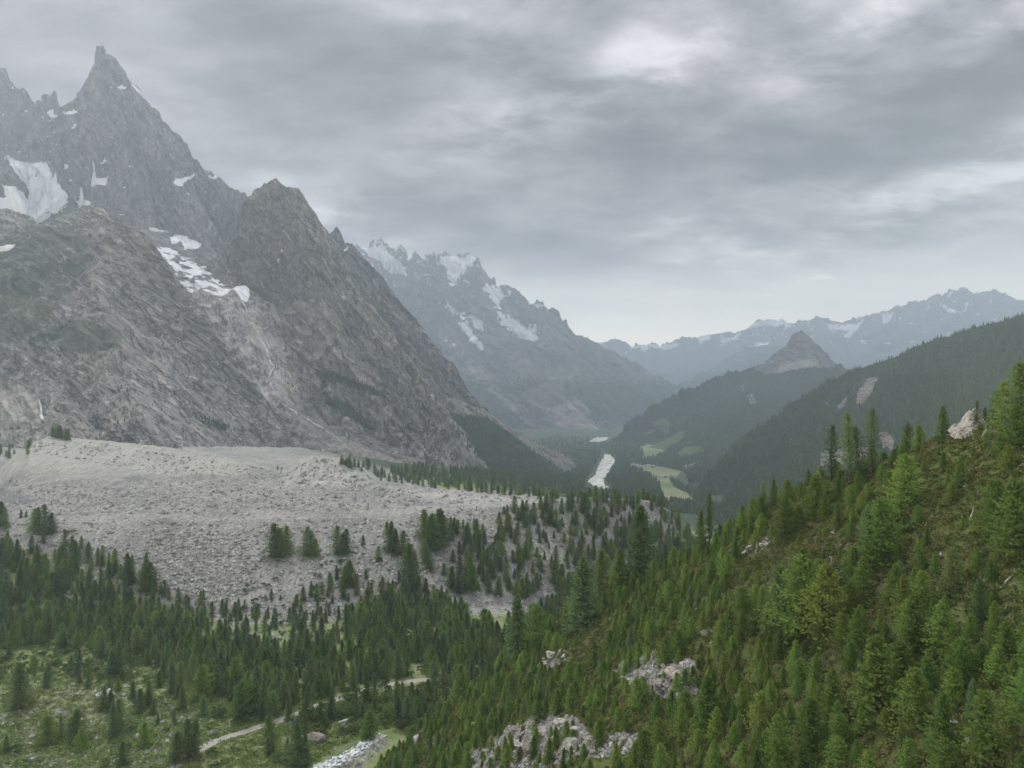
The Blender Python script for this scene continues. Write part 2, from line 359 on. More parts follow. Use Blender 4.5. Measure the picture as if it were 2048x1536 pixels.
SNOW_A = [[(8, 305), (25, 318), (60, 327), (95, 322), (103, 345), (112, 362), (135, 385), (186, 404), (178, 418), (150, 412), (120, 408), (95, 420), (75, 442), (45, 428), (5, 415), (-80, 400), (-80, 385), (15, 395), (5, 370), (30, 372), (55, 395), (62, 385), (40, 355), (20, 330)],
    [(175, 360), (218, 353), (212, 370), (182, 373)], [(183, 322), (214, 319), (208, 328), (186, 332)], [(238, 174), (252, 175), (250, 180), (240, 179)],
    [(134, 256), (152, 243), (155, 250), (140, 258)], [(124, 226), (155, 222), (158, 226), (126, 229)], [(346, 366), (352, 358), (392, 346), (380, 356), (362, 370), (355, 372)], [(418, 350), (432, 353), (430, 357), (420, 356)],
    [(295, 455), (340, 463), (337, 469), (300, 463)], [(338, 476), (350, 470), (368, 471), (408, 487), (395, 500), (372, 499), (362, 482), (345, 492)],
    [(308, 488), (335, 492), (360, 505), (400, 530), (440, 536), (470, 538), (482, 548), (497, 570), (500, 596), (494, 606), (480, 596), (468, 578), (445, 592), (385, 592), (355, 560), (335, 525)],
    [(126, 332), (136, 332), (132, 338), (125, 338)], [(95, 225), (108, 222), (112, 235), (104, 236)], [(262, 166), (284, 186), (288, 198), (270, 184)]]
def paintA(px, py, X, Y, Z):
    sn = T(px, py, SNOW_A, 5.)
    sp = np.clip((fbm(px / 7, py / 4, oc=2, seed=4) - .38) * 2.2, 0, .5) * ((px < 150) & (py < 330)) + np.clip((fbm(px / 9, py / 4, oc=2, seed=14) - .47) * 2.2, 0, .55) * (py < 440)
    gully = T(px, py, [SNOW_A[10]], 10)
    st2 = np.clip((fbm((px + py * .6) / 26, (py - px * .25) / 4.5, oc=3, seed=8) + .10) * 3.2, 0, 1)
    sn = np.clip(sn * (1 - gully * st2 * .62 * (px < 462)) + sp, 0, 1)
    gr = T(px, py, [[(220, 440), (330, 470), (500, 430), (560, 500), (560, 800), (380, 640)], [(100, 420), (180, 430), (120, 470)]], 50) * .25
    tone = -.06 + T(px, py, [[(380, 590), (470, 590), (560, 680), (600, 830), (520, 810)], [(380, 575), (440, 560), (560, 640), (500, 660)]], 16) * .95 - T(px, py, [[(420, 440), (500, 420), (480, 560), (400, 500)], [(0, 130), (130, 180), (130, 320), (0, 300)]], 20) * .15
    return dict(snow=sn, green=gr, tone=tone, forest=px * 0, meadow=px * 0)
mtA = massif('mountain', rA, -420, 860, 860, 1500, 5600, 700, M_A, warp=18, wl=200, rough=30, rwl=120, dirn=62, scree=[[(470, 600), (520, 650), (545, 700), (530, 720), (490, 660)], [(600, 825), (700, 880), (800, 920), (860, 955), (780, 950), (690, 910), (600, 860)], [(540, 720), (600, 760), (600, 825), (560, 800)]], paint=paintA, label='tall grey rock spire with snow patches rising over a hanging snowfield', dense=1000)

# --- B: dark pointed buttress in front
B_sky = [(500, 403, 3150), (505, 392, 3120), (511, 378, 3100), (520, 374, 3090), (530, 369, 3080), (538, 362, 3070), (545, 356, 3060), (552, 362, 3050), (560, 368, 3040), (567, 369, 3030), (581, 379, 3015), (595, 381, 3000), (605, 392, 2990),
    (615, 412, 2970), (636, 436, 2950), (650, 452, 2930), (667, 482, 2900), (695, 535, 2850), (728, 593, 2790), (757, 634, 2740), (794, 683, 2670), (831, 724, 2580), (863, 769, 2480), (892, 818, 2370), (921, 863, 2260), (950, 910, 2130), (985, 953, 2010), (1010, 985, 1950)]
profB = [(0, 0), (10, 5), (45, 110), (140, 300), (400, 650), (700, 880), (1000, 1060), (2000, 1500)]
rB = [Ridge(B_sky, profB, jag=13, rib=75, seed=20),
      Ridge([(592, 425, 2920), (607, 475, 2850), (625, 560, 2700), (655, 640, 2540), (700, 720, 2380), (770, 800, 2220), (850, 890, 2000), (900, 950, 1850)], [(0, 0), (40, 80), (150, 220), (500, 560), (1500, 1400)], rib=45, seed=22),]
def paintB(px, py, X, Y, Z):
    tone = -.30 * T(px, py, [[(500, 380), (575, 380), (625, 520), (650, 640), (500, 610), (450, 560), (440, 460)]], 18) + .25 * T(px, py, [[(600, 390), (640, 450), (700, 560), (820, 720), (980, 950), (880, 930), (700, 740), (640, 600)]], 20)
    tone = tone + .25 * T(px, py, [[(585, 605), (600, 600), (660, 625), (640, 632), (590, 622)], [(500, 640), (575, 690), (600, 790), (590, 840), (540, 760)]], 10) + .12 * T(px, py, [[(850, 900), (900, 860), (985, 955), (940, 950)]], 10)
    gr = .34 * T(px, py, [[(540, 700), (590, 720), (680, 830), (760, 880), (720, 900), (600, 850)], [(560, 620), (640, 640), (720, 760), (600, 700)]], 25) + .25 * T(px, py, [[(860, 760), (960, 880), (985, 930), (900, 850)]], 15)
    fo = .62 * T(px, py, [[(625, 735), (660, 740), (720, 760), (780, 790), (770, 800), (700, 775), (640, 760)], [(650, 790), (690, 800), (730, 830), (760, 860), (740, 865), (690, 835), (650, 810)], [(630, 745), (650, 750), (660, 800), (640, 790)]], 7)
    sn = T(px, py, [[(523, 613), (530, 612), (562, 636), (555, 640), (540, 632)], [(556, 520), (560, 516), (556, 530)], [(560, 500), (565, 495), (562, 508)]], 2.)
    return dict(snow=sn, green=gr, tone=tone, forest=fo, meadow=px * 0)
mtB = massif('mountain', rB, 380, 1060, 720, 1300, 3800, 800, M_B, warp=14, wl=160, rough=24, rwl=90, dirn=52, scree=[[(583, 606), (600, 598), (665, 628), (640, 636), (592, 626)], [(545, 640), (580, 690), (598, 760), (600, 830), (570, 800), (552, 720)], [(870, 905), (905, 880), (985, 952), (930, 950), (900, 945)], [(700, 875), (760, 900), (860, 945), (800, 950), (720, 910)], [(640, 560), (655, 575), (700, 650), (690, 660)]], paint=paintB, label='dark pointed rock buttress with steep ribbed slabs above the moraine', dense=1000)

# --- B2: the ridge just behind it, falling to the wooded valley side
B2_sky = [(560, 520, 3700), (640, 480, 3650), (655, 468, 3640), (664, 462, 3630), (675, 457, 3620), (684, 464, 3610), (690, 474, 3600), (695, 483, 3590), (710, 488, 3580), (728, 509, 3560), (745, 520, 3540), (761, 539, 3520), (794, 585, 3450), (831, 638, 3380), (868, 691, 3300), (913, 736, 3200), (945, 781, 3130), (974, 825, 3050), (990, 850, 2980), (1040, 885, 2900), (1100, 925, 2820), (1170, 975, 2720), (1230, 1010, 2650)]
rB2 = [Ridge(B2_sky, [(0, 0), (60, 110), (250, 330), (600, 620), (1000, 820), (2000, 1250)], jag=12, rib=50, seed=30),
       Ridge([(900, 790, 3000), (960, 850, 2800), (1010, 900, 2600), (1080, 955, 2350), (1150, 1010, 2100)], [(0, 0), (300, 140), (1000, 480), (1500, 800)], rib=20, seed=33)]
def paintB2(px, py, X, Y, Z):
    fo = 1. * T(px, py, [[(960, 835), (1000, 850), (1300, 1100), (880, 1100), (860, 960), (900, 830)]], 14)
    fo = fo + .35 * T(px, py, [[(840, 660), (960, 790), (980, 840), (900, 800)]], 20)
    gr = .5 * T(px, py, [[(900, 800), (940, 840), (1020, 900), (1000, 910), (900, 850)]], 12)
    sn = T(px, py, [[(860, 655), (868, 640), (870, 660)], [(684, 500), (700, 488), (690, 503)], [(835, 650), (862, 675), (850, 668)]], 2)
    st = np.clip(fbm(px / 60 + py / 40, (px * .62 - py) / 9, oc=2, seed=9) - .42, 0, 1) * 2.5
    return dict(snow=sn, green=gr, tone=px * 0 - .12, forest=fo - st * (py > 850), meadow=px * 0)
mtB2 = massif('mountain', rB2, 560, 1280, 620, 1500, 4300, 600, M_B, warp=18, wl=200, rough=24, rwl=110, dirn=52, scree=[[(835, 640), (858, 636), (905, 690), (900, 712), (870, 690)], [(905, 800), (935, 815), (1000, 885), (985, 890), (930, 850)]], paint=paintB2, label='darker rock ridge behind the buttress running down to the wooded valley side', dense=900)

# --- C: the broad slab dome in front
C_sky = [(-420, 440, 2700), (-250, 430, 2650), (-80, 425, 2600), (0, 417, 2560), (20, 419, 2560), (41, 427, 2550), (79, 448, 2530), (105, 447, 2510), (130, 440, 2500), (160, 419, 2460), (178, 410, 2440), (205, 408, 2420), (232, 424, 2400), (270, 446, 2370), (300, 480, 2330), (325, 518, 2310), (359, 566, 2290), (385, 598, 2275),
    (410, 634, 2255), (434, 671, 2240), (461, 712, 2220), (489, 748, 2200), (523, 792, 2170), (560, 838, 2130), (590, 880, 2080), (620, 910, 2000), (650, 960, 1900)]
profC = [(0, 0), (60, 40), (200, 130), (500, 330), (800, 520), (1050, 720), (1400, 1000)]
rC = [Ridge(C_sky, profC, jag=7, rib=38, back=6, seed=40, widths=(0, 60, 200, 500)),
      Ridge([(196, 450, 2360), (180, 530, 2200), (215, 640, 1950), (260, 760, 1720), (320, 870, 1500), (360, 920, 1400)], [(0, 0), (50, 40), (150, 130), (500, 450), (1200, 1300)], rib=26, seed=43),
      Ridge([(60, 470, 2480), (40, 560, 2250), (20, 640, 2050), (60, 720, 1850), (130, 820, 1600), (160, 900, 1400)], [(0, 0), (50, 40), (150, 130), (500, 430), (1200, 1300)], rib=26, seed=46)]
def paintC(px, py, X, Y, Z):
    gr = .62 * T(px, py, [[(-50, 480), (60, 430), (190, 440), (200, 520), (120, 640), (230, 680), (200, 720), (100, 700), (-50, 700)]], 30) + .55 * T(px, py, [[(150, 620), (240, 660), (250, 700), (130, 690)], [(240, 700), (300, 760), (360, 780), (330, 820), (270, 760)]], 20)
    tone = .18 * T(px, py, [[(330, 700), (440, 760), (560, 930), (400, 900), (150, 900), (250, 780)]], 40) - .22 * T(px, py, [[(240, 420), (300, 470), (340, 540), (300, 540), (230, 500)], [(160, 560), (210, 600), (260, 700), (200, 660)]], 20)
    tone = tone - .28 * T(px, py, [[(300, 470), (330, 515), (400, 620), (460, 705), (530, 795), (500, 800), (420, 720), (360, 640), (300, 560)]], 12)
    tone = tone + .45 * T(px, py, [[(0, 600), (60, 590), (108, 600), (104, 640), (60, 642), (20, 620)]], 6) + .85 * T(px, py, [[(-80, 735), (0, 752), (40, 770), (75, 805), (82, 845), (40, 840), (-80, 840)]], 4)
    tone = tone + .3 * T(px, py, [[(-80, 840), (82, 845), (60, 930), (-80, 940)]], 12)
    fo = .5 * T(px, py, [[(398, 832), (430, 838), (460, 855), (450, 865), (420, 855), (400, 850)]], 5)
    sn = T(px, py, [[(-60, 500), (0, 492), (32, 489), (20, 500), (-40, 506)]], 2.)
    sn = sn + .6 * T(px, py, [[(80, 418), (120, 412), (130, 436), (95, 442)]], 8) * 0
    return dict(snow=sn, green=gr, tone=tone, forest=fo, meadow=px * 0)
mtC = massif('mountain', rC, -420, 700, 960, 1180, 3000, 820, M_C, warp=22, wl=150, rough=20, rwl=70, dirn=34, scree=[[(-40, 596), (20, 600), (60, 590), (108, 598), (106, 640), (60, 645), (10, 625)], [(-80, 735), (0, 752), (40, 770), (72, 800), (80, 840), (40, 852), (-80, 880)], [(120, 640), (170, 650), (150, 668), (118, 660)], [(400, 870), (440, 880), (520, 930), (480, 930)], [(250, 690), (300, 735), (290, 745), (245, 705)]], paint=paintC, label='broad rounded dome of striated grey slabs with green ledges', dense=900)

# --- D: far snowy massif
D_sky = [(560, 560, 10500), (640, 520, 10300), (705, 492, 10200), (725, 489, 10150), (745, 483, 10100), (757, 480, 10080), (765, 489, 10060), (780, 498, 10040), (790, 506, 10020), (800, 492, 10000), (806, 499, 9980), (816, 512, 9960), (824, 520, 9940), (832, 508, 9920), (845, 502, 9900), (855, 506, 9880), (864, 506, 9860),
    (880, 503, 9840), (895, 497, 9820), (905, 506, 9800), (915, 510, 9780), (926, 500, 9760), (938, 498, 9740), (948, 509, 9720), (958, 522, 9700), (965, 540, 9680), (985, 562, 9600), (1003, 572, 9560), (1030, 585, 9500), (1060, 603, 9430), (1075, 604, 9400), (1090, 607, 9360), (1112, 628, 9280), (1128, 642, 9220), (1145, 655, 9160),
    (1160, 680, 9100), (1193, 712, 8950), (1213, 749, 8850), (1239, 767, 8700), (1285, 781, 8500), (1330, 800, 8300), (1400, 830, 8100)]
profD = [(0, 0), (100, 170), (400, 480), (1100, 1000), (2200, 1560), (4500, 2500)]
rD = [Ridge(D_sky, profD, jag=80, jw=110, rib=210, seed=50, widths=(0, 200, 600, 1200), step=15),
      Ridge([(960, 540, 9600), (985, 620, 8900), (1030, 690, 8300), (1100, 770, 7500), (1180, 850, 6700)], [(0, 0), (300, 260), (1000, 640), (3000, 1600)], rib=90, seed=52, step=15),
      Ridge([(830, 520, 9850), (870, 620, 9000), (930, 700, 8300), (990, 760, 7600), (1060, 830, 6800)], [(0, 0), (300, 260), (1000, 640), (3000, 1600)], rib=90, seed=54, step=15),
      Ridge([(1090, 615, 9300), (1130, 700, 8500), (1190, 780, 7700), (1240, 850, 6900)], [(0, 0), (300, 260), (1000, 640), (3000, 1600)], rib=90, seed=56, step=15)]
SNOW_D = [[(885, 515), (905, 508), (912, 520), (905, 560), (895, 545)], [(915, 520), (940, 512), (952, 518), (920, 545), (906, 575), (900, 560)], [(968, 570), (1000, 575), (1012, 590), (998, 608), (975, 585)],
    [(872, 598), (900, 612), (932, 628), (925, 633), (890, 618)], [(915, 640), (935, 645), (950, 670), (968, 700), (955, 695), (930, 668)], [(940, 632), (965, 640), (970, 665), (950, 650)],
    [(992, 612), (1010, 630), (1045, 650), (1080, 675), (1082, 682), (1040, 675), (1005, 650)], [(1045, 640), (1075, 655), (1082, 668), (1060, 662)], [(872, 660), (890, 672), (915, 692), (905, 690)], [(838, 655), (858, 672), (850, 672)],
    [(1060, 606), (1092, 610), (1088, 614), (1062, 612)], [(1010, 578), (1028, 588), (1020, 592)], [(725, 492), (760, 500), (800, 530), (810, 548), (790, 545), (750, 515)]]
def paintD(px, py, X, Y, Z):
    hi = np.clip((575 - py) / 70, 0, 1) * .34
    sn = T(px, py, SNOW_D, 7.) + hi + .75 * np.clip(fbm((px + py) / 9, (py - px * .8) / 5, oc=3, seed=6) + .02, -.3, 1) * np.clip((700 - py) / 60, 0, 1)
    fo = np.clip((py - 730) / 60, 0, 1) * .85 - .8 * T(px, py, [[(1040, 790), (1100, 770), (1180, 820), (1180, 850), (1120, 860)], [(1140, 830), (1240, 850), (1230, 870), (1100, 860)], [(980, 780), (1040, 800), (1090, 860), (1060, 850)]], 12)
    return dict(snow=np.clip(sn, 0, 1), green=px * 0 + .35 * (py > 680), tone=px * 0, forest=fo, meadow=px * 0)
mtD = massif('mountain', rD, 560, 1400, 640, 5200, 11500, 420, M_D, warp=60, wl=700, rough=80, rwl=330, scree=[[(935, 730), (960, 735), (1010, 790), (1060, 850), (1040, 850), (980, 795)], [(1080, 820), (1140, 800), (1180, 770), (1190, 850), (1150, 865)], [(1100, 846), (1200, 850), (1240, 862), (1225, 878), (1150, 868)], [(870, 660), (900, 675), (920, 700), (900, 695)]], paint=paintD, label='far snow streaked massif fading in haze at the head of the valley', dense=800)

# --- E: farthest ranges
E_sky = [(1000, 700, 17500), (1176, 690, 17500), (1193, 689, 17500), (1211, 684, 17400), (1222, 682, 17400), (1234, 680, 17400), (1253, 689, 17300), (1276, 687, 17300), (1300, 686, 17300), (1322, 688, 17200), (1359, 677, 17000), (1387, 670, 16900), (1424, 669, 16800), (1461, 661, 16600), (1489, 654, 16500), (1517, 641, 16400), (1544, 636, 16300), (1563, 634, 16200), (1581, 643, 16100), (1609, 638, 16000), (1630, 636, 15900), (1646, 632, 15800),
    (1669, 643, 15600), (1688, 645, 15500), (1720, 631, 15200), (1748, 631, 15000), (1771, 619, 14800), (1795, 614, 14600), (1818, 606, 14400), (1859, 589, 14000), (1887, 588, 13800), (1901, 579, 13700), (1915, 583, 13600), (1929, 577, 13500), (1947, 589, 13400), (1965, 585, 13300), (1984, 582, 13200), (2015, 588, 13000), (2048, 595, 12800), (2200, 600, 12500), (2450, 580, 12200)]
profE = [(0, 0), (150, 160), (600, 480), (1500, 900), (3500, 1600), (7000, 3000)]
rE = [Ridge(E_sky, profE, jag=75, jw=190, rib=230, seed=60, widths=(0, 250, 700, 1500), step=25),
      Ridge([(1700, 650, 15400), (1620, 680, 13800), (1507, 695, 12600), (1450, 735, 11800), (1390, 765, 11200), (1330, 800, 10600)], [(0, 0), (500, 260), (2000, 1000), (6000, 2600)], rib=120, seed=62, step=25)]
SNOW_E = [[(1490, 655), (1517, 643), (1560, 636), (1578, 645), (1560, 652), (1530, 650), (1500, 658)], [(1640, 640), (1668, 648), (1700, 650), (1730, 640), (1712, 655), (1690, 660), (1660, 655)], [(1700, 660), (1720, 650), (1705, 668), (1685, 674)], [(1880, 610), (1905, 616), (1925, 626), (1900, 624), (1885, 616)],
    [(1765, 630), (1790, 622), (1775, 645), (1765, 648)], [(1400, 672), (1428, 676), (1420, 680), (1398, 677)], [(1440, 680), (1478, 672), (1470, 680), (1445, 685)], [(1510, 686), (1540, 684), (1535, 690), (1512, 690)], [(1280, 700), (1300, 690), (1290, 706)], [(1260, 692), (1360, 688), (1340, 696), (1262, 697)]]
def paintE(px, py, X, Y, Z):
    sn = T(px, py, SNOW_E, 2.5) + .80 * np.clip(1 - (py - 640) / 110, 0, 1) * np.clip(fbm(px / 12, py / 6, oc=3, seed=6) * 2.2 + .42, 0, 1) * (px < 1560) + .85 * np.clip(fbm(px / 10 + py / 14, py / 12, oc=3, seed=16) + .1, 0, 1) * (px > 1560) * (py < 690)
    return dict(snow=np.clip(sn, 0, 1), green=px * 0, tone=px * 0, forest=np.clip((py - 700) / 80, 0, 1) * .9, meadow=px * 0)
mtE = massif('mountain', rE, 1060, 2500, 760, 7500, 19500, 300, M_E, warp=80, wl=1200, rough=110, rwl=600, paint=paintE, label='most distant pale blue range with scattered snow on the horizon', dense=700)

# --- F: wooded mountain with a pointed rock top
F_sky = [(1120, 940, 4500), (1180, 905, 4700), (1225, 873, 4900), (1253, 846, 5000), (1285, 823, 5080), (1317, 800, 5150), (1359, 781, 5230), (1401, 765, 5300), (1447, 749, 5370), (1484, 740, 5420), (1517, 733, 5450), (1530, 722, 5460), (1544, 710, 5470), (1558, 700, 5475), (1572, 688, 5480), (1583, 674, 5480), (1592, 663, 5480), (1602, 658, 5480), (1613, 665, 5480), (1626, 678, 5470), (1637, 689, 5460), (1650, 700, 5450),
    (1660, 710, 5440), (1679, 724, 5420), (1702, 735, 5400), (1760, 745, 5300), (1850, 760, 5200), (2000, 800, 5100)]
rF = [Ridge(F_sky, [(0, 0), (60, 70), (200, 170), (800, 420), (2000, 830), (4000, 1500)], jag=26, jw=70, rib=75, seed=70, widths=(0, 60, 220, 600)),
      Ridge([(1540, 745, 5200), (1500, 800, 4600), (1430, 870, 4000), (1410, 930, 3400), (1400, 980, 3000)], [(0, 0), (400, 150), (1500, 700)], rib=30, seed=72)]
MEADF = [[(1305, 843), (1330, 836), (1342, 845), (1336, 870), (1322, 862), (1308, 852)], [(1288, 866), (1310, 858), (1312, 864), (1292, 872)], [(1278, 895), (1300, 888), (1330, 882), (1355, 866), (1370, 862), (1362, 880), (1330, 905), (1300, 915), (1285, 918), (1290, 905)],
    [(1355, 905), (1372, 894), (1400, 893), (1412, 900), (1380, 912), (1358, 914)], [(1360, 935), (1395, 925), (1402, 918), (1400, 926), (1370, 940)]]
def paintF(px, py, X, Y, Z):
    rock = T(px, py, [[(1602, 650), (1690, 715), (1665, 735), (1640, 735), (1590, 740), (1530, 748), (1510, 735), (1545, 705)], [(1498, 787), (1508, 784), (1512, 806), (1500, 808)], [(1480, 770), (1490, 765), (1488, 780)]], 8)
    tone = .5 * T(px, py, [[(1560, 728), (1600, 722), (1625, 720), (1632, 732), (1590, 742), (1560, 740)], [(1500, 787), (1507, 787), (1510, 806), (1502, 806)]], 5)
    me = T(px, py, MEADF, 2.5)
    return dict(snow=px * 0, green=px * 0 + .2, tone=tone, forest=1.0 - 1.1 * rock, meadow=me)
mtF = massif('mountain', rF, 1100, 2100, 620, 2600, 6500, 380, M_F, warp=20, wl=300, rough=20, rwl=150, scree=[[(1548, 738), (1575, 724), (1632, 718), (1640, 730), (1600, 742), (1556, 746)], [(1499, 787), (1508, 785), (1512, 808), (1502, 808)]], paint=paintF, label='wooded mountain topped by a small grey rock pyramid in mid valley', dense=700)

# --- G: wooded hill on the right
G_sky = [(1380, 1020, 2050), (1400, 975, 2150), (1440, 930, 2300), (1480, 888, 2420), (1494, 874, 2460), (1530, 848, 2560), (1563, 828, 2620), (1585, 808, 2660), (1609, 791, 2700), (1656, 760, 2760), (1702, 742, 2800), (1748, 727, 2800), (1794, 712, 2790), (1841, 691, 2780), (1878, 677, 2760), (1910, 665, 2740), (1933, 656, 2720), (1980, 645, 2680), (2048, 627, 2600), (2150, 600, 2500), (2400, 560, 2400)]
rG = [Ridge(G_sky, [(0, 0), (200, 70), (800, 420), (1300, 760), (2200, 1300)], jag=4, rib=42, seed=80),
      Ridge([(1790, 720, 2700), (1740, 800, 2350), (1680, 880, 2000), (1600, 960, 1750), (1500, 1040, 1550)], [(0, 0), (150, 50), (500, 290), (1500, 1100)], rib=30, seed=82),
      Ridge([(1980, 655, 2600), (1950, 740, 2200), (1900, 840, 1850), (1830, 940, 1550)], [(0, 0), (150, 50), (500, 290), (1500, 1100)], rib=30, seed=84)]
def paintG(px, py, X, Y, Z):
    rock = T(px, py, [[(1715, 785), (1735, 755), (1755, 755), (1745, 785), (1722, 812), (1712, 808)], [(1675, 812), (1695, 790), (1690, 815), (1680, 822)], [(1790, 735), (1805, 732), (1800, 745)], [(1650, 810), (1655, 800), (1655, 815)],
        [(1755, 865), (1775, 862), (1790, 880), (1785, 905), (1765, 895)], [(1640, 905), (1720, 890), (1760, 905), (1700, 935), (1640, 935)]], 5)
    return dict(snow=px * 0, green=px * 0 + .3, tone=.25 * rock, forest=1.1 - 1.3 * rock, meadow=px * 0)
M_G = rock_mat('forest_hill', (.10, .10, .10), (.19, .175, .165), (.34, .31, .29), (1.1, .97, .93), (.03, .05, .03), .9, .3, forest=(.055, .080, .042))
mtG = massif('hill', rG, 1340, 2500, 640, 1150, 3700, 460, M_G, warp=30, wl=260, rough=10, rwl=90, paint=paintG, label='dark conifer covered hillside with small bare rock patches', dense=700)
for o in (mtG,): o['category'] = 'hill'
# ------------------------------------------------------------------ the ground: valley floor, moraine, glacier tongue
GP = [-700, -200, 0, 60, 100, 200, 300, 400, 530, 555, 575, 600, 640, 690, 720, 750, 800, 900, 1000, 1100, 1180, 1250, 1330, 1400, 1500, 1700, 2100, 2750]
def tab(d, gp=GP):
    k = sorted(d); return np.interp(gp, k, [d[i] for i in k])
gc = np.unique(np.concatenate([np.arange(-700, -60, 9), np.arange(-60, 1500, 2.2), np.arange(1500, 2750, 12)])).astype(float)
def sm(v, w=9):
    k = np.hanning(w + 2)[1:-1]; k /= k.sum(); return np.convolve(np.pad(v, w // 2, mode='edge'), k, 'valid')
def col(d, w=9): return sm(np.interp(gc, sorted(d), [d[i] for i in sorted(d)]), w)
def zof(py, Y): return (CY - py) / FPX * Y
Yc = col({-700: 500, 0: 505, 400: 512, 600: 520, 800: 540, 1000: 575, 1200: 640, 1330: 700, 1500: 760, 2750: 760})
Zc = col({-700: -155, 400: -158, 800: -163, 1000: -170, 1200: -188, 1330: -200, 1500: -220, 2750: -220})
Yd = col({-700: 600, 0: 600, 200: 605, 400: 612, 640: 630, 800: 650, 900: 670, 1000: 695, 1100: 722, 1180: 740, 1250: 762, 1330: 795, 1500: 840, 2750: 840})
Zd = zof(col({-700: 1046, 0: 1046, 200: 1044, 400: 1042, 640: 1036, 800: 1030, 900: 1021, 1000: 1010, 1100: 1003, 1180: 998, 1250: 1000, 1310: 1004, 1345: 1022, 1400: 1085, 1450: 1140, 1600: 1170, 2750: 1170}), Yd)
Yf = col({-700: 950, 0: 960, 60: 950, 200: 940, 400: 930, 530: 920, 570: 900, 640: 885, 750: 872, 800: 850, 900: 828, 1000: 795, 1100: 765, 1180: 765, 1250: 785, 1330: 815, 1500: 870, 2750: 870}, 5)
Zf = zof(col({-700: 1000, 0: 985, 30: 958, 60: 940, 200: 938, 250: 944, 400: 940, 500: 955, 560: 972, 640: 964, 720: 970, 750: 974, 800: 975, 900: 981, 1000: 989, 1020: 985, 1040: 992, 1100: 997, 1180: 999, 1250: 1001, 1310: 1006, 1345: 1024, 1400: 1090, 1450: 1145, 1600: 1175, 2750: 1175}, 5), Yf)
Yg = col({-700: 1050, 0: 1010, 60: 1060, 100: 1080, 200: 1070, 300: 1050, 400: 1030, 530: 980, 560: 945, 600: 940, 640: 945, 690: 940, 720: 930, 750: 905, 800: 880, 900: 850, 1000: 812, 1100: 785, 1180: 785, 1250: 805, 1330: 835, 1500: 890, 2750: 890}, 5)
Zg = zof(col({-700: 965, -100: 960, 0: 950, 20: 925, 60: 886, 100: 870, 130: 874, 200: 880, 300: 890, 400: 904, 500: 925, 535: 936, 556: 953, 575: 948, 600: 928, 625: 914, 645: 911, 690: 917, 715: 928, 735: 948, 755: 964, 800: 969, 870: 976, 900: 979, 1000: 987, 1022: 982, 1045: 990, 1100: 996, 1180: 999, 1250: 1003, 1310: 1008, 1345: 1027, 1400: 1093, 1450: 1147, 1600: 1176, 2750: 1176}, 3), Yg)
ONE = np.ones_like(gc)
Ye = Yd + .45 * (Yf - Yd); Ze = zof(col({-700: 1010, 0: 1003, 200: 985, 400: 985, 560: 1003, 700: 1002, 900: 1003, 1000: 999, 1100: 999.5, 1180: 998, 1250: 1000, 1310: 1005, 1345: 1023, 1400: 1088, 1450: 1142, 1600: 1172, 2750: 1172}), Ye)
Yh = Yg + 90; Zh = Zg - col({-700: 25, 700: 25, 800: 22, 1100: 30, 1330: 40, 1400: 30, 2750: 20})
Zi = col({-700: -125, 500: -130, 640: -140, 740: -158, 800: -172, 900: -188, 1000: -205, 1100: -228, 1250: -262, 1400: -290, 2750: -290})
Zj = col({-700: -150, 600: -170, 900: -225, 1100: -262, 1250: -296, 1400: -310, 2750: -310})
ROWS = [(60 * ONE, -150 * ONE), (300 * ONE, -150 * ONE), (Yc, Zc), (Yd, Zd), (Ye, Ze), (Yf, Zf), (Yg, Zg), (Yh, Zh), (1500 * ONE, Zi), (2000 * ONE, Zj), (3000 * ONE, -350 * ONE), (6000 * ONE, -405 * ONE), (30000 * ONE, -430 * ONE)]
CNT = [25, 190, 190, 90, 80, 70, 25, 45, 60, 90, 80, 45]
u = np.concatenate([np.linspace(i, i + 1, n, endpoint=False) for i, n in enumerate(CNT)] + [[len(CNT)]])
RY = np.array([r[0] for r in ROWS]); RZ = np.array([r[1] for r in ROWS])
i0 = np.minimum(u.astype(int), len(CNT) - 1); fr = u - i0
GY = (RY[i0] * (1 - fr[:, None]) + RY[i0 + 1] * fr[:, None]).T
GZ = (RZ[i0] * (1 - fr[:, None]) + RZ[i0 + 1] * fr[:, None])
kk = np.array([1, 2, 3, 2, 1.]) / 9; GZ = np.stack([np.convolve(np.pad(GZ[:, c], 2, mode='edge'), kk, 'valid') for c in range(len(gc))])
U = np.repeat(u[None], len(gc), 0); GPX = np.repeat(gc[:, None], len(u), 1); GX = (GPX - CX) / FPX * GY
amp_h = np.interp(U, [0, 1, 1.9, 2.2, 3, 3.3, 4.6, 5, 5.5, 6, 7, 8, 9, 12], [1.0, 1.2, 1.5, 2.2, 2.0, 4.5, 4.5, 2.5, 5., 2.2, 4, 5, 6, 6])
amp_h = amp_h * np.interp(GPX, [1000, 1150], [1, .45])
GZ = GZ + amp_h * fbm(GX / 42, GY / 42, oc=5, seed=100) + .35 * np.minimum(amp_h, 2.5) * fbm(GX / 6, GY / 6, oc=3, seed=103)
face = np.clip(np.minimum((U - 2.0) * 3, (3.02 - U) * 6), 0, 1) + .8 * np.clip(np.minimum((U - 5) * 3, (6.0 - U) * 5), 0, 1) * (GPX < 760)
zone = np.clip(np.minimum((U - 3.0) * 4, (6.1 - U) * 4), 0, 1) * (GPX < 1300)
GZ = GZ + zone * (1.3 * fbm(GX / 14, GY / 20, oc=4, seed=140, ridged=True) + 3.0 * fbm(GX / 60, GY / 45, oc=2, seed=150, ridged=True) - 1.2)
GZ = GZ + face * .9 * fbm(GX / 9 + fbm(GX / 30, GY / 30, oc=2, seed=5) * 3, GY / 16, oc=4, seed=111)
gpy = CY - FPX * GZ / GY
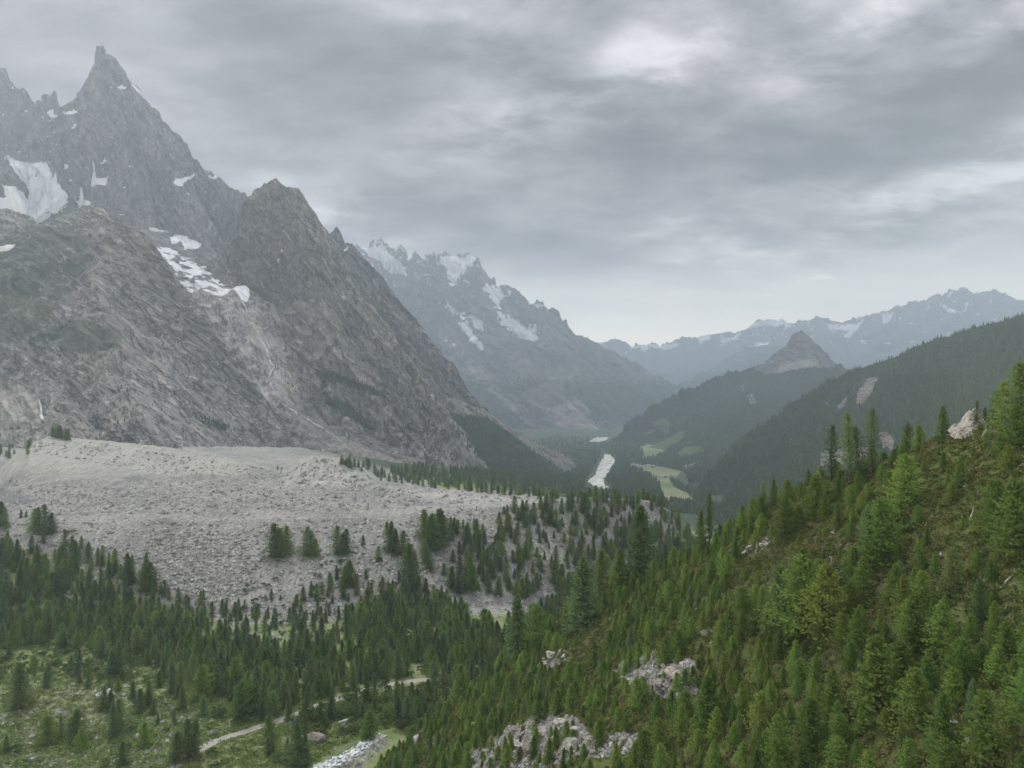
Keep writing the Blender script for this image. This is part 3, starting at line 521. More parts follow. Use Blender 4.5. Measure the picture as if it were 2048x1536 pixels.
tree_lim = np.interp(GPX, [-700, 0, 150, 300, 450, 640, 800, 950, 1100, 1300, 1400], [1060, 1090, 1130, 1205, 1255, 1275, 1245, 1265, 1255, 1170, 1000])
GRAV = np.clip((tree_lim - gpy) / 60 + .35, 0, 1) * (U > 1.9) * (U < np.where(GPX < 760, 9.5, 8)) * np.interp(GPX, [1320, 1400], [1, .2])
GRAV = np.where(U > 7.2, GRAV * np.clip((960 - GPX) / 200, 0, 1), GRAV)
PALE = masks(GPX, gpy, [[(-10, 960), (10, 935), (60, 884), (100, 870), (200, 878), (400, 904), (540, 938), (470, 950), (260, 944), (60, 940)], [(552, 975), (575, 945), (600, 925), (640, 908), (690, 914), (720, 930), (748, 962), (700, 975), (600, 968)], [(770, 975), (1100, 995), (1180, 1000), (1100, 1015), (900, 1010)]], 8)
MEAD = masks(GPX, gpy, [[(1256, 930), (1270, 928), (1300, 934), (1362, 942), (1352, 955), (1338, 958), (1350, 975), (1372, 985), (1390, 1000), (1400, 1010), (1330, 1004), (1322, 975), (1316, 962), (1290, 945)], [(1090, 913), (1105, 909), (1140, 912), (1150, 920), (1120, 920)], *MEADF], 2.)
FORE = np.clip((U - 7.6) / .5, 0, 1) * np.clip((GPX - 560) / 200, 0, 1)
MG = masks(GPX, gpy, [[(560, 1440), (760, 1400), (800, 1450), (700, 1510), (600, 1520)], [(260, 1400), (450, 1400), (500, 1440), (420, 1500), (350, 1540), (200, 1540)], [(-50, 1480), (120, 1500), (200, 1545), (-50, 1545)]], 25)
STON = masks(GPX, gpy, [[(150, 1330), (420, 1360), (400, 1400), (150, 1385)], [(-40, 1420), (130, 1400), (280, 1450), (200, 1510), (-40, 1500)], [(200, 1170), (340, 1230), (280, 1270), (180, 1220)], [(130, 1240), (330, 1290), (280, 1330), (120, 1290)]], 25)
wq = 5 * fbm(GPX / 20, gpy / 9, oc=3, seed=61)
DIM = masks(GPX + wq, gpy + wq * .4, [[(-60, 972), (10, 978), (50, 990), (75, 1004), (30, 1010), (-60, 1012)], [(296, 1046), (318, 1037), (340, 1040), (346, 1047), (315, 1050)], [(240, 955), (275, 950), (292, 958), (260, 962)], [(660, 985), (672, 982), (676, 990)], [(120, 985), (150, 990), (140, 997)], [(400, 1000), (450, 1008), (430, 1014)]], 3)
def ground_b(nt, bs):
    p = nt.pos()
    n1 = nt.noise(p, .05, 6, .65); n2 = nt.noise(p, .35, 5, .7); n3 = nt.noise(p, 1.6, 4, .7)
    # turf with herbs, moss and stony bits
    turf = nt.ramp(nt.m('ADD', nt.m('MULTIPLY', n1, .5), nt.m('MULTIPLY', n2, .5)), [(.36, (.13, .165, .065)), (.5, (.20, .24, .095)), (.62, (.30, .29, .18))])
    turf = nt.mix(nt.m('MULTIPLY', nt.attr('lush'), .75), turf, nt.ramp(n2, [(.35, (.07, .125, .025)), (.65, (.13, .19, .05))]))
    st = nt.mapr(nt.m('ADD', nt.m('MULTIPLY', nt.m('ADD', nt.noise(p, .14, 6, .75), n3), .5), nt.m('MULTIPLY', nt.attr('stony'), .07)), .575, .66)
    turf = nt.mix(nt.m('MULTIPLY', st, .8), turf, (.33, .32, .29))
    g1 = nt.noise(p, .02, 5, .6); g2 = nt.noise(p, .5, 6, .8); g3 = nt.voro(p, .7, out='Color'); gs = nt.sep(g3)[0]
    grav = nt.ramp(g1, [(.35, (.235, .232, .225)), (.5, (.285, .278, .268)), (.66, (.34, .325, .305))])
    grav = nt.vm('SCALE', grav, scale=nt.mapr(g2, .3, .7, .72, 1.22))
    grav = nt.mix(nt.mapr(gs, .9, .96, 0, .7), grav, (.52, .51, .49)); grav = nt.mix(nt.mapr(gs, .0, .09, .6, 0), grav, (.12, .12, .118))
    dk = nt.mapr(nt.noise(nt.rot(p, rz=.3, scale=(.5, 1, 1)), .025, 4, .6), .60, .68, 0, .35)
    grav = nt.mix(dk, grav, (.16, .165, .165))
    grav = nt.mix(nt.m('MULTIPLY', nt.attr('pale'), .75), grav, nt.vm('SCALE', (.42, .41, .375), scale=nt.mapr(g2, .3, .7, .8, 1.15)))
    gm = nt.mapr(nt.m('ADD', nt.attr('gravel'), nt.m('MULTIPLY', nt.m('SUBTRACT', nt.noise(p, .09, 6, .7), .5), .9)), .42, .56)
    run = nt.noise(nt.rot(p, scale=(1.6, .16, .3)), .16, 5, .7, .3)
    grav = nt.vm('SCALE', grav, scale=nt.mapr(run, .35, .65, .84, 1.12)); grav = nt.mix(nt.m('MULTIPLY', nt.attr('dim'), .7), grav, (.15, .155, .155))
    c = nt.mix(gm, turf, grav)
    c = nt.mix(nt.attr('forest'), c, nt.vm('SCALE', (.036, .058, .032), scale=nt.mapr(nt.noise(p, .05, 5, .8), .3, .7, .6, 1.5)))
    c = nt.mix(nt.mapr(nt.m('ADD', nt.attr('meadow'), nt.m('MULTIPLY', nt.m('SUBTRACT', nt.noise(p, .02, 4, .7), .5), .5)), .4, .6), c, nt.ramp(nt.noise(p, .004, 3), [(.4, (.10, .15, .055)), (.6, (.20, .21, .11))]))
    return c, nt.bump(nt.m('ADD', n3, nt.m('MULTIPLY', g2, 1.)), .8, .5)
M_GROUND = material('valley_ground', ground_b)
ground = mesh_obj('ground', np.stack([GX, GY, GZ], -1), grid_faces(len(gc), len(u)), [M_GROUND], smooth=True, attrs=dict(gravel=GRAV, pale=PALE, meadow=MEAD, forest=FORE * (1 - MEAD), lush=MG, stony=STON, dim=DIM))
tag(ground, 'valley floor with grey debris covered glacier and moraine bank', 'ground', kind='structure')

# ------------------------------------------------------------------ the near hillside
HC = [(166, 2048, 800), (178, 1900, 870), (213, 1650, 965), (228, 1450, 1090), (299, 1150, 1210), (286, 1000, 1350), (287, 800, 1510)]
hx = [(px - CX) / FPX * Y for Y, px, py in HC][::-1]; hy = [h[0] for h in HC][::-1]
hx = [-200] + hx + [200, 400]; hy = [300] + hy + [150, 140]
hpx = np.concatenate([np.arange(560, 2080, 2.2), np.arange(2080, 2900, 8)]).astype(float)
hY = np.concatenate([np.geomspace(45, 230, 420), np.geomspace(231, 520, 200)])
HPX, HY = np.meshgrid(hpx, hY, indexing='ij'); HX = (HPX - CX) / FPX * HY
def hill_z(X, Y):
    z = -78.6 + .81 * X - .10 * Y
    yc = np.interp(X, hx, hy); d = np.maximum(Y - yc, 0) * .6
    z = z - (np.sqrt(d * d + 100) - 10) * 1.0
    z = z + 3.2 * fbm(X / 38, Y / 38, oc=3, seed=200) + .9 * fbm(X / 7, Y / 7, oc=3, seed=205) + .25 * fbm(X / 1.6, Y / 1.6, oc=2, seed=209)
    return z
HZ = hill_z(HX, HY); hpy = CY - FPX * HZ / HY
wx_ = 13 * fbm(HPX / 34, hpy / 24, oc=4, seed=8); wy_ = 13 * fbm(HPX / 34, hpy / 24, oc=4, seed=18)
ROCKH = masks(HPX + wx_, hpy + wy_, [[(1235, 1340), (1290, 1312), (1330, 1330), (1400, 1325), (1395, 1390), (1340, 1402), (1250, 1378)], [(940, 1510), (1000, 1460), (1080, 1432), (1160, 1440), (1190, 1480), (1270, 1462), (1275, 1500), (1180, 1505), (1080, 1545), (940, 1545)], [(1075, 1335), (1125, 1300), (1135, 1322), (1090, 1348)], [(1480, 1108), (1500, 1085), (1545, 1078), (1530, 1100)], [(820, 1480), (850, 1462), (850, 1480), (825, 1500)], [(1395, 1262), (1420, 1256), (1420, 1275)]], 7)
HEATH = masks(HPX, hpy, [[(1440, 1180), (1480, 1110), (1560, 1060), (1700, 1010), (1800, 1010), (1860, 1060), (1900, 1160), (1820, 1200), (1700, 1170), (1560, 1200), (1480, 1200)], [(1080, 1310), (1200, 1240), (1250, 1250), (1180, 1320)], [(1600, 1290), (1680, 1290), (1690, 1340), (1610, 1350)], [(800, 1490), (860, 1450), (870, 1500)]], 30)
HZ = HZ + ROCKH * (1.6 * fbm(HX / 3.2, HY / 3.2, HZ / 3., oc=3, seed=230, ridged=True) + .3)
def hill_b(nt, bs):
    p = nt.pos()
    n1 = nt.noise(p, .09, 6, .65); n2 = nt.noise(nt.rot(p, ry=R(-38), scale=(1, 1, 2.)), .8, 6, .75); n3 = nt.noise(p, 4, 3, .7)
    t = nt.m('ADD', nt.m('MULTIPLY', n1, .5), nt.m('MULTIPLY', n2, .5))
    c = nt.ramp(t, [(.36, (.055, .075, .024)), (.47, (.10, .125, .034)), (.55, (.14, .165, .05)), (.66, (.17, .16, .07))])
    he = nt.mapr(nt.m('ADD', nt.attr('heath'), nt.m('MULTIPLY', nt.m('SUBTRACT', n1, .5), 1.6)), .35, .75)
    c = nt.mix(nt.m('MULTIPLY', he, .6), c, nt.ramp(n2, [(.35, (.05, .037, .024)), (.6, (.125, .095, .06))]))
    r = nt.mapr(nt.m('ADD', nt.attr('rock'), nt.m('MULTIPLY', nt.m('SUBTRACT', nt.noise(p, .5, 6, .75), .5), 1.2)), .42, .56)
    rc = nt.ramp(nt.noise(p, .9, 7, .75, 1.), [(.36, (.07, .068, .065)), (.5, (.24, .225, .21)), (.62, (.42, .385, .35))])
    c = nt.mix(r, c, rc)
    return c, nt.bump(nt.m('ADD', n2, nt.m('MULTIPLY', n3, .4)), 1., .5)
M_HILL = material('heath_slope', hill_b)
hillside = mesh_obj('hillside', np.stack([HX, HY, HZ], -1), grid_faces(len(hpx), len(hY)), [M_HILL], smooth=True, attrs=dict(rock=ROCKH, heath=HEATH))
tag(hillside, 'steep near slope of heath and scrub falling away to the stream', 'hillside', kind='structure')

# ------------------------------------------------------------------ casting rays onto the land
def bvh(o, step=1):
    me = o.data; v = np.empty(len(me.vertices) * 3, np.float32); me.vertices.foreach_get('co', v)
    f = np.empty(len(me.loops), np.int32); me.loops.foreach_get('vertex_index', f)
    return BVHTree.FromPolygons(v.reshape(-1, 3).tolist(), f.reshape(-1, 4).tolist())
BG, BH = bvh(ground), bvh(hillside)
O0 = Vector((0, 0, 0))
def hit(px, py, trees):
    d = Vector(((px - CX) / FPX, 1, (CY - py) / FPX)).normalized(); best = None
    for t in trees:
        h = t.ray_cast(O0, d)
        if h[0] is not None and (best is None or h[3] < best[3]): best = h
    return best[0] if best else None
def down(x, y, t):
    h = t.ray_cast(Vector((x, y, 3000)), Vector((0, 0, -1))); return h[0].z if h[0] is not None else None
def proj(x, y, z): return CX + FPX * x / y, CY - FPX * z / y

def ribbon(name, path, width, tree, mat, lift=.12, n=160, m=7, wob=.25, label=None, sub='structure'):
    """A strip of surface lying on the land along a path given in world x, y."""
    P2 = np.array(path, float); seg = np.hypot(*np.diff(P2, axis=0).T); cum = np.concatenate([[0], np.cumsum(seg)])
    S = np.linspace(0, cum[-1], n); xs = sm(np.interp(S, cum, P2[:, 0]), 9); ys = sm(np.interp(S, cum, P2[:, 1]), 9)
    tx = np.gradient(xs); ty = np.gradient(ys); L = np.hypot(tx, ty); nx, ny = -ty / L, tx / L
    vs = []
    for i in range(n):
        w = width[0] + (width[1] - width[0]) * i / (n - 1)
        zc = [down(xs[i] + nx[i] * w * k, ys[i] + ny[i] * w * k, tree) for k in (-.5, -.25, 0, .25, .5)]
        zc = [z for z in zc if z is not None]; z0 = max(zc) if zc else 0
        for j in range(m):
            s_ = (j / (m - 1) - .5) * w * (1 + wob * float(vn(np.array(i * .17 + j * 9), np.array(3.3 + j), seed=4)))
            vs.append((xs[i] + nx[i] * s_, ys[i] + ny[i] * s_, z0 + lift))
    o = mesh_obj(name, vs, grid_faces(n, m), [mat], smooth=True)
    return tag(o, label, name, kind=sub)
def gxy(pts, tree): 
    r = []
    for p in pts:
        h = hit(p[0], p[1], tree)
        if h: r.append((h.x, h.y))
    return r
M_PATH = material('gravel_path', lambda nt, b: (nt.ramp(nt.noise(nt.pos(), 1.2, 6, .7), [(.35, (.26, .25, .22)), (.65, (.42, .40, .36))]), None))
PATHPX = [(330, 1552), (352, 1530), (380, 1511), (410, 1494), (440, 1480), (470, 1470), (500, 1461), (530, 1452), (560, 1441), (590, 1430), (615, 1420), (650, 1408), (690, 1394), (720, 1384), (760, 1374), (800, 1366), (840, 1361), (880, 1359), (920, 1358), (980, 1352)]
pathxy = gxy(PATHPX, [BG])
ribbon('path', pathxy, (4.4, 4.6), BG, M_PATH, lift=.1, n=240, m=5, wob=.15, label='pale gravel track curving across the valley floor between the trees')
def water_b(nt, b):
    b.inputs['Roughness'].default_value = .35; b.inputs['Specular IOR Level'].default_value = .5
    p = nt.pos(); n = nt.noise(nt.rot(p, rz=R(20), scale=(1, .45, 1)), .55, 7, .75, .6)
    return nt.ramp(n, [(.38, (.16, .19, .18)), (.47, (.42, .46, .47)), (.56, (.80, .82, .84))]), nt.bump(n, 1, .8)
M_WATER = material('rushing_water', water_b, .35, .5)
riv = gxy([(560, 1600), (610, 1560), (650, 1538), (690, 1516), (722, 1496), (745, 1481), (768, 1470)], [BG])
ribbon('river', riv, (10, 4.5), BG, M_WATER, lift=.25, n=200, m=13, wob=.5, label='foaming white glacial stream in the valley bottom')
M_BED = material('river_gravel', lambda nt, b: (nt.ramp(nt.noise(nt.rot(nt.pos(), rz=.35, scale=(1, .22, 1)), .05, 7, .75, .8), [(.38, (.20, .23, .22)), (.48, (.42, .42, .39)), (.60, (.60, .60, .56))]), None))
def bed(name, L, Rr, lab, tree=BG):
    n = 60; ys = np.linspace(L[0][1], L[-1][1], n)
    lx = np.interp(ys, [p[1] for p in L], [p[0] for p in L]); rx = np.interp(ys, [p[1] for p in Rr], [p[0] for p in Rr]); vs = []
    for i in range(n):
        a = lx[i] + 3.2 * float(vn(np.array(i * .45), np.array(1.), seed=2)); b_ = rx[i] + 2.6 * float(vn(np.array(i * .45), np.array(9.), seed=2))
        for j in range(7):
            h = hit(a + (b_ - a) * j / 6, ys[i], [tree])
            if h is None: h = Vector(unp(a, ys[i], 3000))
            vs.append((h.x, h.y, h.z + 2.0))
    tag(mesh_obj(name, vs, grid_faces(n, 7), [M_BED], smooth=True), lab, name, kind='structure')
bed('riverbed', [(1207, 909), (1206, 918), (1199, 930), (1196, 940), (1190, 950), (1182, 958), (1175, 965), (1182, 970), (1190, 976), (1208, 984)], [(1222, 909), (1226, 916), (1229, 925), (1222, 938), (1214, 948), (1208, 958), (1206, 966), (1212, 972), (1222, 978), (1214, 984)], 'pale gravel riverbed winding through the distant valley forest')

bed('riverbed', [(1192, 875), (1186, 879), (1177, 884)], [(1217, 876), (1214, 880), (1196, 885)], 'small far patch of white river gravel at the foot of the hazy massif')
# ------------------------------------------------------------------ streams and falls on the rock
BA, BB, BC = bvh(mtA), bvh(mtB), bvh(mtC)
M_FALL = material('white_water', lambda nt, b: (nt.ramp(nt.noise(nt.pos(), .12, 5, .7), [(.40, (.30, .31, .32)), (.56, (.72, .74, .77))]), None))
def cascade(pts, w, trees, label, name='waterfall'):
    P2 = np.array(pts, float); seg = np.hypot(*np.diff(P2, axis=0).T); cum = np.concatenate([[0], np.cumsum(seg)]); n = max(12, int(cum[-1] / 2.5))
    S = np.linspace(0, cum[-1], n); xs = np.interp(S, cum, P2[:, 0]); ys = np.interp(S, cum, P2[:, 1]); vs = []
    wx = 2.2 * vn(S * .11, S * 0, seed=31) + 1.2 * vn(S * .35, S * 0, seed=33)
    for i in range(n):
        ww = np.interp(i / (n - 1), [0, 1], w) * max(.12, .62 + .75 * float(vn(np.array(S[i] * .2), np.array(4.), seed=3)))
        for k in (-.5, 0, .5):
            h = hit(xs[i] + wx[i] + ww * k, ys[i], trees)
            if h is None: h = Vector(unp(xs[i], ys[i], 2300))
            q = h * (1 - 5 / h.length); vs.append((q.x, q.y, q.z + (1.0 if k == 0 else 0)))
    return tag(mesh_obj(name, vs, grid_faces(n, 3), [M_FALL], smooth=True), label, 'waterfall', kind='structure')
cascade([(456, 574), (470, 582), (487, 604), (497, 632), (508, 655), (520, 675), (531, 695), (540, 715), (545, 735), (540, 752), (541, 768), (548, 785), (553, 797), (562, 806), (580, 818), (592, 826)], (2.4, 3.4), [BA, BB, BC], 'thin white glacier stream tumbling down the pale hollow')
cascade([(592, 826), (615, 838), (650, 860), (690, 888)], (2.5, 2.), [BA, BB, BC], 'lower reach of the glacier stream over boulders')
cascade([(70, 788), (77, 800), (82, 818), (85, 840)], (3.4, 5), [BC], 'short white fall pouring over a smooth orange slab')
# ------------------------------------------------------------------ trees: prototypes
def bark_b(nt, b): return nt.ramp(nt.noise(nt.pos(), 3, 4, .7), [(.35, (.05, .042, .035)), (.65, (.14, .12, .10))]), None
M_BARK = material('bark', bark_b)
def leaf_mat(name, a, b_, c_):
    def f(nt, b):
        r = nt.new('ShaderNodeObjectInfo').outputs['Random']
        p = nt.pos(); n = nt.noise(p, 1.1, 3, .7)
        c = nt.ramp(nt.m('ADD', nt.m('MULTIPLY', r, .55), nt.m('MULTIPLY', n, .45)), [(.2, a), (.5, b_), (.8, c_)])
        h = nt.new('ShaderNodeHueSaturation'); nt._in(h.inputs['Color'], c)
        nt._in(h.inputs['Value'], nt.mapr(nt.m('FRACT', nt.m('MULTIPLY', r, 13.7)), 0, 1, .75, 1.2))
        nt._in(h.inputs['Hue'], nt.mapr(nt.m('FRACT', nt.m('MULTIPLY', r, 7.3)), 0, 1, .485, .512))
        return h.outputs[0], None
    m = material(name, f, .8, .1); q = NT(m.node_tree); b = q.n['Principled BSDF']
    tr = q.new('ShaderNodeBsdfTranslucent'); q.l.new(b.inputs['Base Color'].links[0].from_socket, tr.inputs['Color'])
    mx = q.new('ShaderNodeMixShader'); mx.inputs[0].default_value = .45; q.l.new(b.outputs[0], mx.inputs[1]); q.l.new(tr.outputs[0], mx.inputs[2])
    q.l.new(mx.outputs[0], q.n['Material Output'].inputs['Surface']); return m
M_LARCH = leaf_mat('larch_needles', (.130, .215, .055), (.178, .272, .064), (.230, .315, .075))
M_SPRUCE = leaf_mat('spruce_needles', (.120, .185, .088), (.165, .240, .098), (.215, .285, .105))
M_ALDER = leaf_mat('alder_leaves', (.095, .150, .055), (.130, .19, .06), (.17, .225, .07))
M_FAR = material('far_conifers', lambda nt, b: (nt.ramp(nt.noise(nt.pos(), .035, 4, .8), [(.34, (.045, .078, .042)), (.66, (.085, .130, .060))]), None))
def trunk(H, r, seed):
    g = np.random.default_rng(seed); n = 7; k = 6; vs = []
    wob = np.cumsum(g.normal(0, .006 * H, (n, 2)), 0) * np.linspace(0, 1, n)[:, None]; wob[0] = 0
    for i in range(n):
        t = i / (n - 1); rr = r * (1 - t) ** .8 + .01
        if i == 0: rr *= 1.5
        for j in range(k):
            a = j / k * 2 * math.pi; vs.append((wob[i, 0] + rr * math.cos(a), wob[i, 1] + rr * math.sin(a), t * H * .97 - (.35 if i == 0 else 0)))
    fs = [(i * k + j, i * k + (j + 1) % k, (i + 1) * k + (j + 1) % k, (i + 1) * k + j) for i in range(n - 1) for j in range(k)]
    return vs, fs
def conifer_crown(seed, H, rad, nb, nk, leaf, lift, pw, t0, gap=0., tips=.6):
    g = np.random.default_rng(seed)
    t = t0 + (1 - t0) * (np.arange(nb) + g.random(nb)) / nb
    t = t0 + (t - t0) ** 1.0
    L = rad * H * np.clip(1 - (t - t0) / (1 - t0), 0, 1) ** pw * (.72 + .42 * g.random(nb)) + .02 * H
    lob = 1 + .16 * np.sin(np.arange(nb) * 2.399 * 1.0 + seed); L = L * lob
    if gap: L = L * np.where(g.random(nb) < gap, .35, 1)
    az = np.arange(nb) * 2.399 + g.normal(0, .35, nb); el = lift + (t - .4) * 1.0 + g.normal(0, .12, nb)
    tri = []
    q = (np.arange(nk) + .6) / nk
    BR, Q = np.repeat(np.arange(nb), nk), np.tile(q, nb)
    for rep in range(3):
        Qj = np.clip(Q + g.normal(0, .07, len(Q)), .08, 1.04); l = L[BR]
        d = np.stack([np.cos(az[BR]) * np.cos(el[BR]), np.sin(az[BR]) * np.cos(el[BR]), np.sin(el[BR])], 1)
        side = np.stack([-np.sin(az[BR]), np.cos(az[BR]), 0 * az[BR]], 1)
        c = d * (l * Qj)[:, None]; c[:, 2] += t[BR] * H + .12 * l * Qj ** 2
        fan = (1 - Qj) * .45 + .12
        c = c + side * (g.normal(0, 1, len(Q)) * l * fan * .55)[:, None]; c[:, 2] += g.normal(0, .012 * H, len(Q))
        o = d * tips + side * g.normal(0, .7, len(Q))[:, None] + g.normal(0, .45, (len(Q), 3)); o[:, 2] += .15
        o /= np.linalg.norm(o, axis=1)[:, None]
        w = np.cross(o, g.normal(0, 1, (len(Q), 3))); w /= np.linalg.norm(w, axis=1)[:, None]
        s = leaf * H * (.6 + .7 * g.random(len(Q))) * (1.1 - .35 * t[BR])
        a = c - o * (s * .4)[:, None]; b = c + o * (s * .75)[:, None]
        m1 = c + w * (s * .36)[:, None]; m2 = c - w * (s * .36)[:, None]
        tri.append(np.stack([a, m1, b, m2], 1))
    V = np.concatenate(tri).reshape(-1, 3); F_ = np.arange(len(V)).reshape(-1, 4)
    return V, F_
def bush_crown(seed, H, Wd, n, leaf):
    g = np.random.default_rng(seed); nl = 7
    cc = np.stack([g.normal(0, .27, nl) * Wd, g.normal(0, .27, nl) * Wd, H * (.35 + .4 * g.random(nl))], 1); rr = Wd * (.2 + .14 * g.random(nl))
    k = g.integers(0, nl, n); d = g.normal(0, 1, (n, 3)); d /= np.linalg.norm(d, axis=1)[:, None]; d[:, 2] = np.abs(d[:, 2]) * 1.0 - .25
    c = cc[k] + d * (rr[k] * (.6 + .4 * g.random(n) ** .5))[:, None]
    o = d + g.normal(0, .6, (n, 3)); o /= np.linalg.norm(o, axis=1)[:, None]; w = np.cross(o, g.normal(0, 1, (n, 3))); w /= np.linalg.norm(w, axis=1)[:, None]
    s = (leaf * (.6 + .8 * g.random(n)))[:, None]
    V = np.stack([c - o * s * .6, c + w * s * .45, c + o * s * .7, c - w * s * .45], 1).reshape(-1, 3); V[:, 2] = np.maximum(V[:, 2], .05)
    return V, np.arange(len(V)).reshape(-1, 4)
PROTO = {}
def add_proto(kind, H, tv, tf, cv, cf, mleaf):
    tm = mesh_obj('trunk', tv, tf, [M_BARK], smooth=True, link=False); cm = mesh_obj('crown', cv, cf, [mleaf], link=False)
    tva = np.array(tv); nv = np.concatenate([tva, cv]); fs = [tuple(f) for f in tf] + [tuple(int(i) + len(tva) for i in f) for f in cf.tolist()]
    mi = [0] * len(tf) + [1] * len(cf)
    both = mesh_obj(kind + '_whole', nv, fs, [M_BARK, mleaf], mi=mi, link=False)
    PROTO.setdefault(kind, []).append((tm, cm, both, H))
for s in range(6):      # feathery young larches
    H = 8; add_proto('larch', H, *trunk(H, .10, s), *conifer_crown(100 + s, H, (.42, .37, .46, .35, .44, .39)[s], 170, 7, .045, .10, (.62, .72, .56, .80, .68, .60)[s], .05, .1), M_LARCH)
for s in range(6):      # darker, narrower spruces
    H = 14; add_proto('spruce', H, *trunk(H, .20, 20 + s), *conifer_crown(200 + s, H, (.33, .28, .36, .27, .33, .38)[s], 170, 7, .037, -.06, (.66, .76, .6, .85, .7, .58)[s], .04, .12), M_SPRUCE)
for s in range(3):      # old open-crowned conifers on the skyline
    H = 16; add_proto('tall', H, *trunk(H, .26, 40 + s), *conifer_crown(300 + s, H, (.21, .19, .23)[s], 95, 8, .028, -.10, (.55, .6, .5)[s], .16, .3, 1.), M_SPRUCE)
for s in range(4):      # round leafy bushes
    H = 4; add_proto('alder', H, *trunk(H * .7, .09, 60 + s), *bush_crown(400 + s, H, 4.6, 1300, .26), M_ALDER)

class Spot:
    __slots__ = ('x', 'y', 'z', 'h', 'k', 'i', 'px', 'py', 'vis', 'w')
def spot(x, y, z, h, k, i=None):
    s = Spot(); s.x, s.y, s.z, s.h, s.k = x, y, z, h, k; s.i = random.randrange(len(PROTO[k])) if i is None else i
    s.px, s.py = proj(x, y, z); s.vis = h / y * FPX; s.w = 0; return s
SPOTS = []
# ---- the near slope
def inpoly(px, py, poly):
    c = False; n = len(poly)
    for i in range(n):
        x1, y1 = poly[i]; x2, y2 = poly[(i + 1) % n]
        if (y1 > py) != (y2 > py) and px < (x2 - x1) * (py - y1) / (y2 - y1) + x1: c = not c
    return c
CLEAR = [([(1440, 1190), (1480, 1120), (1560, 1065), (1640, 1060), (1740, 1075), (1700, 1130), (1560, 1180), (1500, 1230)], .10), ([(1740, 1000), (1850, 990), (2060, 960), (2060, 1090), (1880, 1140), (1760, 1110)], .16),
    ([(1880, 1130), (2060, 1120), (2060, 1260), (1900, 1250), (1850, 1200)], .12), ([(1860, 860), (2060, 790), (2060, 900), (1960, 960), (1850, 1000), (1800, 930)], .10),
    ([(1235, 1345), (1290, 1312), (1400, 1325), (1400, 1400), (1250, 1385)], .26), ([(940, 1515), (1000, 1465), (1080, 1436), (1160, 1440), (1190, 1480), (1270, 1470), (1270, 1520), (1180, 1550), (930, 1580)], .26),
    ([(1060, 1345), (1200, 1240), (1260, 1250), (1190, 1330), (1100, 1360)], .15), ([(1600, 1290), (1690, 1290), (1690, 1350), (1610, 1360)], .15), ([(800, 1490), (860, 1450), (880, 1490), (820, 1520)], .3), ([(1450, 1060), (1560, 1010), (1800, 870), (2060, 780), (2060, 1280), (1850, 1260), (1600, 1240), (1450, 1230)], .42)]
def hero(px, py, hp, k, tree=BH, i=None):
    for dpy in range(0, 90, 4):
        h = hit(px, py + dpy, [tree])
        if h is not None and (tree is not BH or h.y < 330): break
    if h is None: return
    s = spot(h.x, h.y, h.z - .2, hp * h.y / FPX, k, i); s.w = 1000; SPOTS.append(s)
for a in [(1663, 962, 112, 'tall', 0), (1702, 955, 128, 'tall', 1), (1716, 962, 108, 'tall', 2), (1744, 950, 132, 'tall', 0), (1400, 1062, 88, 'spruce', 3), (1419, 1060, 104, 'tall', 1), (1524, 1012, 62, 'tall', 2), (1546, 1010, 58, 'spruce', 1),
          (1812, 892, 62, 'spruce', 0), (1838, 895, 50, 'larch', 1), (1886, 872, 66, 'spruce', 1), (1950, 862, 62, 'tall', 2), (2042, 860, 135, 'spruce', 2), (2012, 850, 85, 'larch', 0), (1990, 850, 70, 'spruce', 4), (2030, 900, 90, 'larch', 4),
          (1280, 1150, 150, 'spruce', 1), (1164, 1265, 148, 'spruce', 3), (1036, 1320, 132, 'spruce', 3), (920, 1400, 78, 'larch', 1), (1072, 1300, 90, 'larch', 2), (1205, 1200, 100, 'spruce', 0), (1240, 1190, 90, 'larch', 3),
          (1768, 1130, 130, 'larch', 2), (1740, 1130, 112, 'spruce', 5), (1600, 1260, 150, 'larch', 0), (1640, 1275, 150, 'larch', 4), (1555, 1260, 130, 'spruce', 5), (1570, 1080, 80, 'larch', 2), (1630, 1030, 80, 'larch', 4), (1810, 1020, 110, 'larch', 5), (1990, 1070, 110, 'larch', 2), (2030, 1110, 150, 'larch', 0),
          (1905, 1190, 95, 'spruce', 0), (1960, 1250, 95, 'spruce', 1), (1830, 1320, 130, 'larch', 3), (1420, 1470, 120, 'larch', 3), (1750, 1430, 160, 'larch', 1)]:
    hero(*a[:4], i=a[4])
cell = {}
def far_enough(x, y, r, c=6.):
    gx, gy = int(x // c), int(y // c)
    for i in range(gx - 1, gx + 2):
        for j in range(gy - 1, gy + 2):
            for (u_, v_) in cell.get((i, j), ()):
                if (u_ - x) ** 2 + (v_ - y) ** 2 < r * r: return False
    cell.setdefault((gx, gy), []).append((x, y)); return True
for s in SPOTS: far_enough(s.x, s.y, .1)
rx = RNG.uniform(-75, 230, 60000); ry = RNG.uniform(48, 345, 60000)
cx_ = np.interp(rx, hx, hy); rz = hill_z(rx, ry); ppx, ppy = proj(rx, ry, rz); nz = fbm(rx / 16, ry / 16, oc=2, seed=301)
for k in range(60000):
    if ry[k] > cx_[k] + 22 or not (640 < ppx[k] < 2200) or ppy[k] > 1760 or rz[k] < -148: continue
    p = .93 if nz[k] > -.28 else .35
    for poly, q in CLEAR:
        if inpoly(ppx[k], ppy[k], poly): p = q; break
    if RNG.random() > p * .5: continue
    big = RNG.random(); h = 2.1 + 4.8 * big ** 1.4 + (1.2 if ppx[k] > 1450 and ppy[k] > 1150 else 0)
    if p < .2: h *= .6
    if not far_enough(rx[k], ry[k], 1.2 + .30 * h): continue
    SPOTS.append(spot(rx[k], ry[k], rz[k] - .1, h, 'larch' if RNG.random() < .93 else 'spruce'))
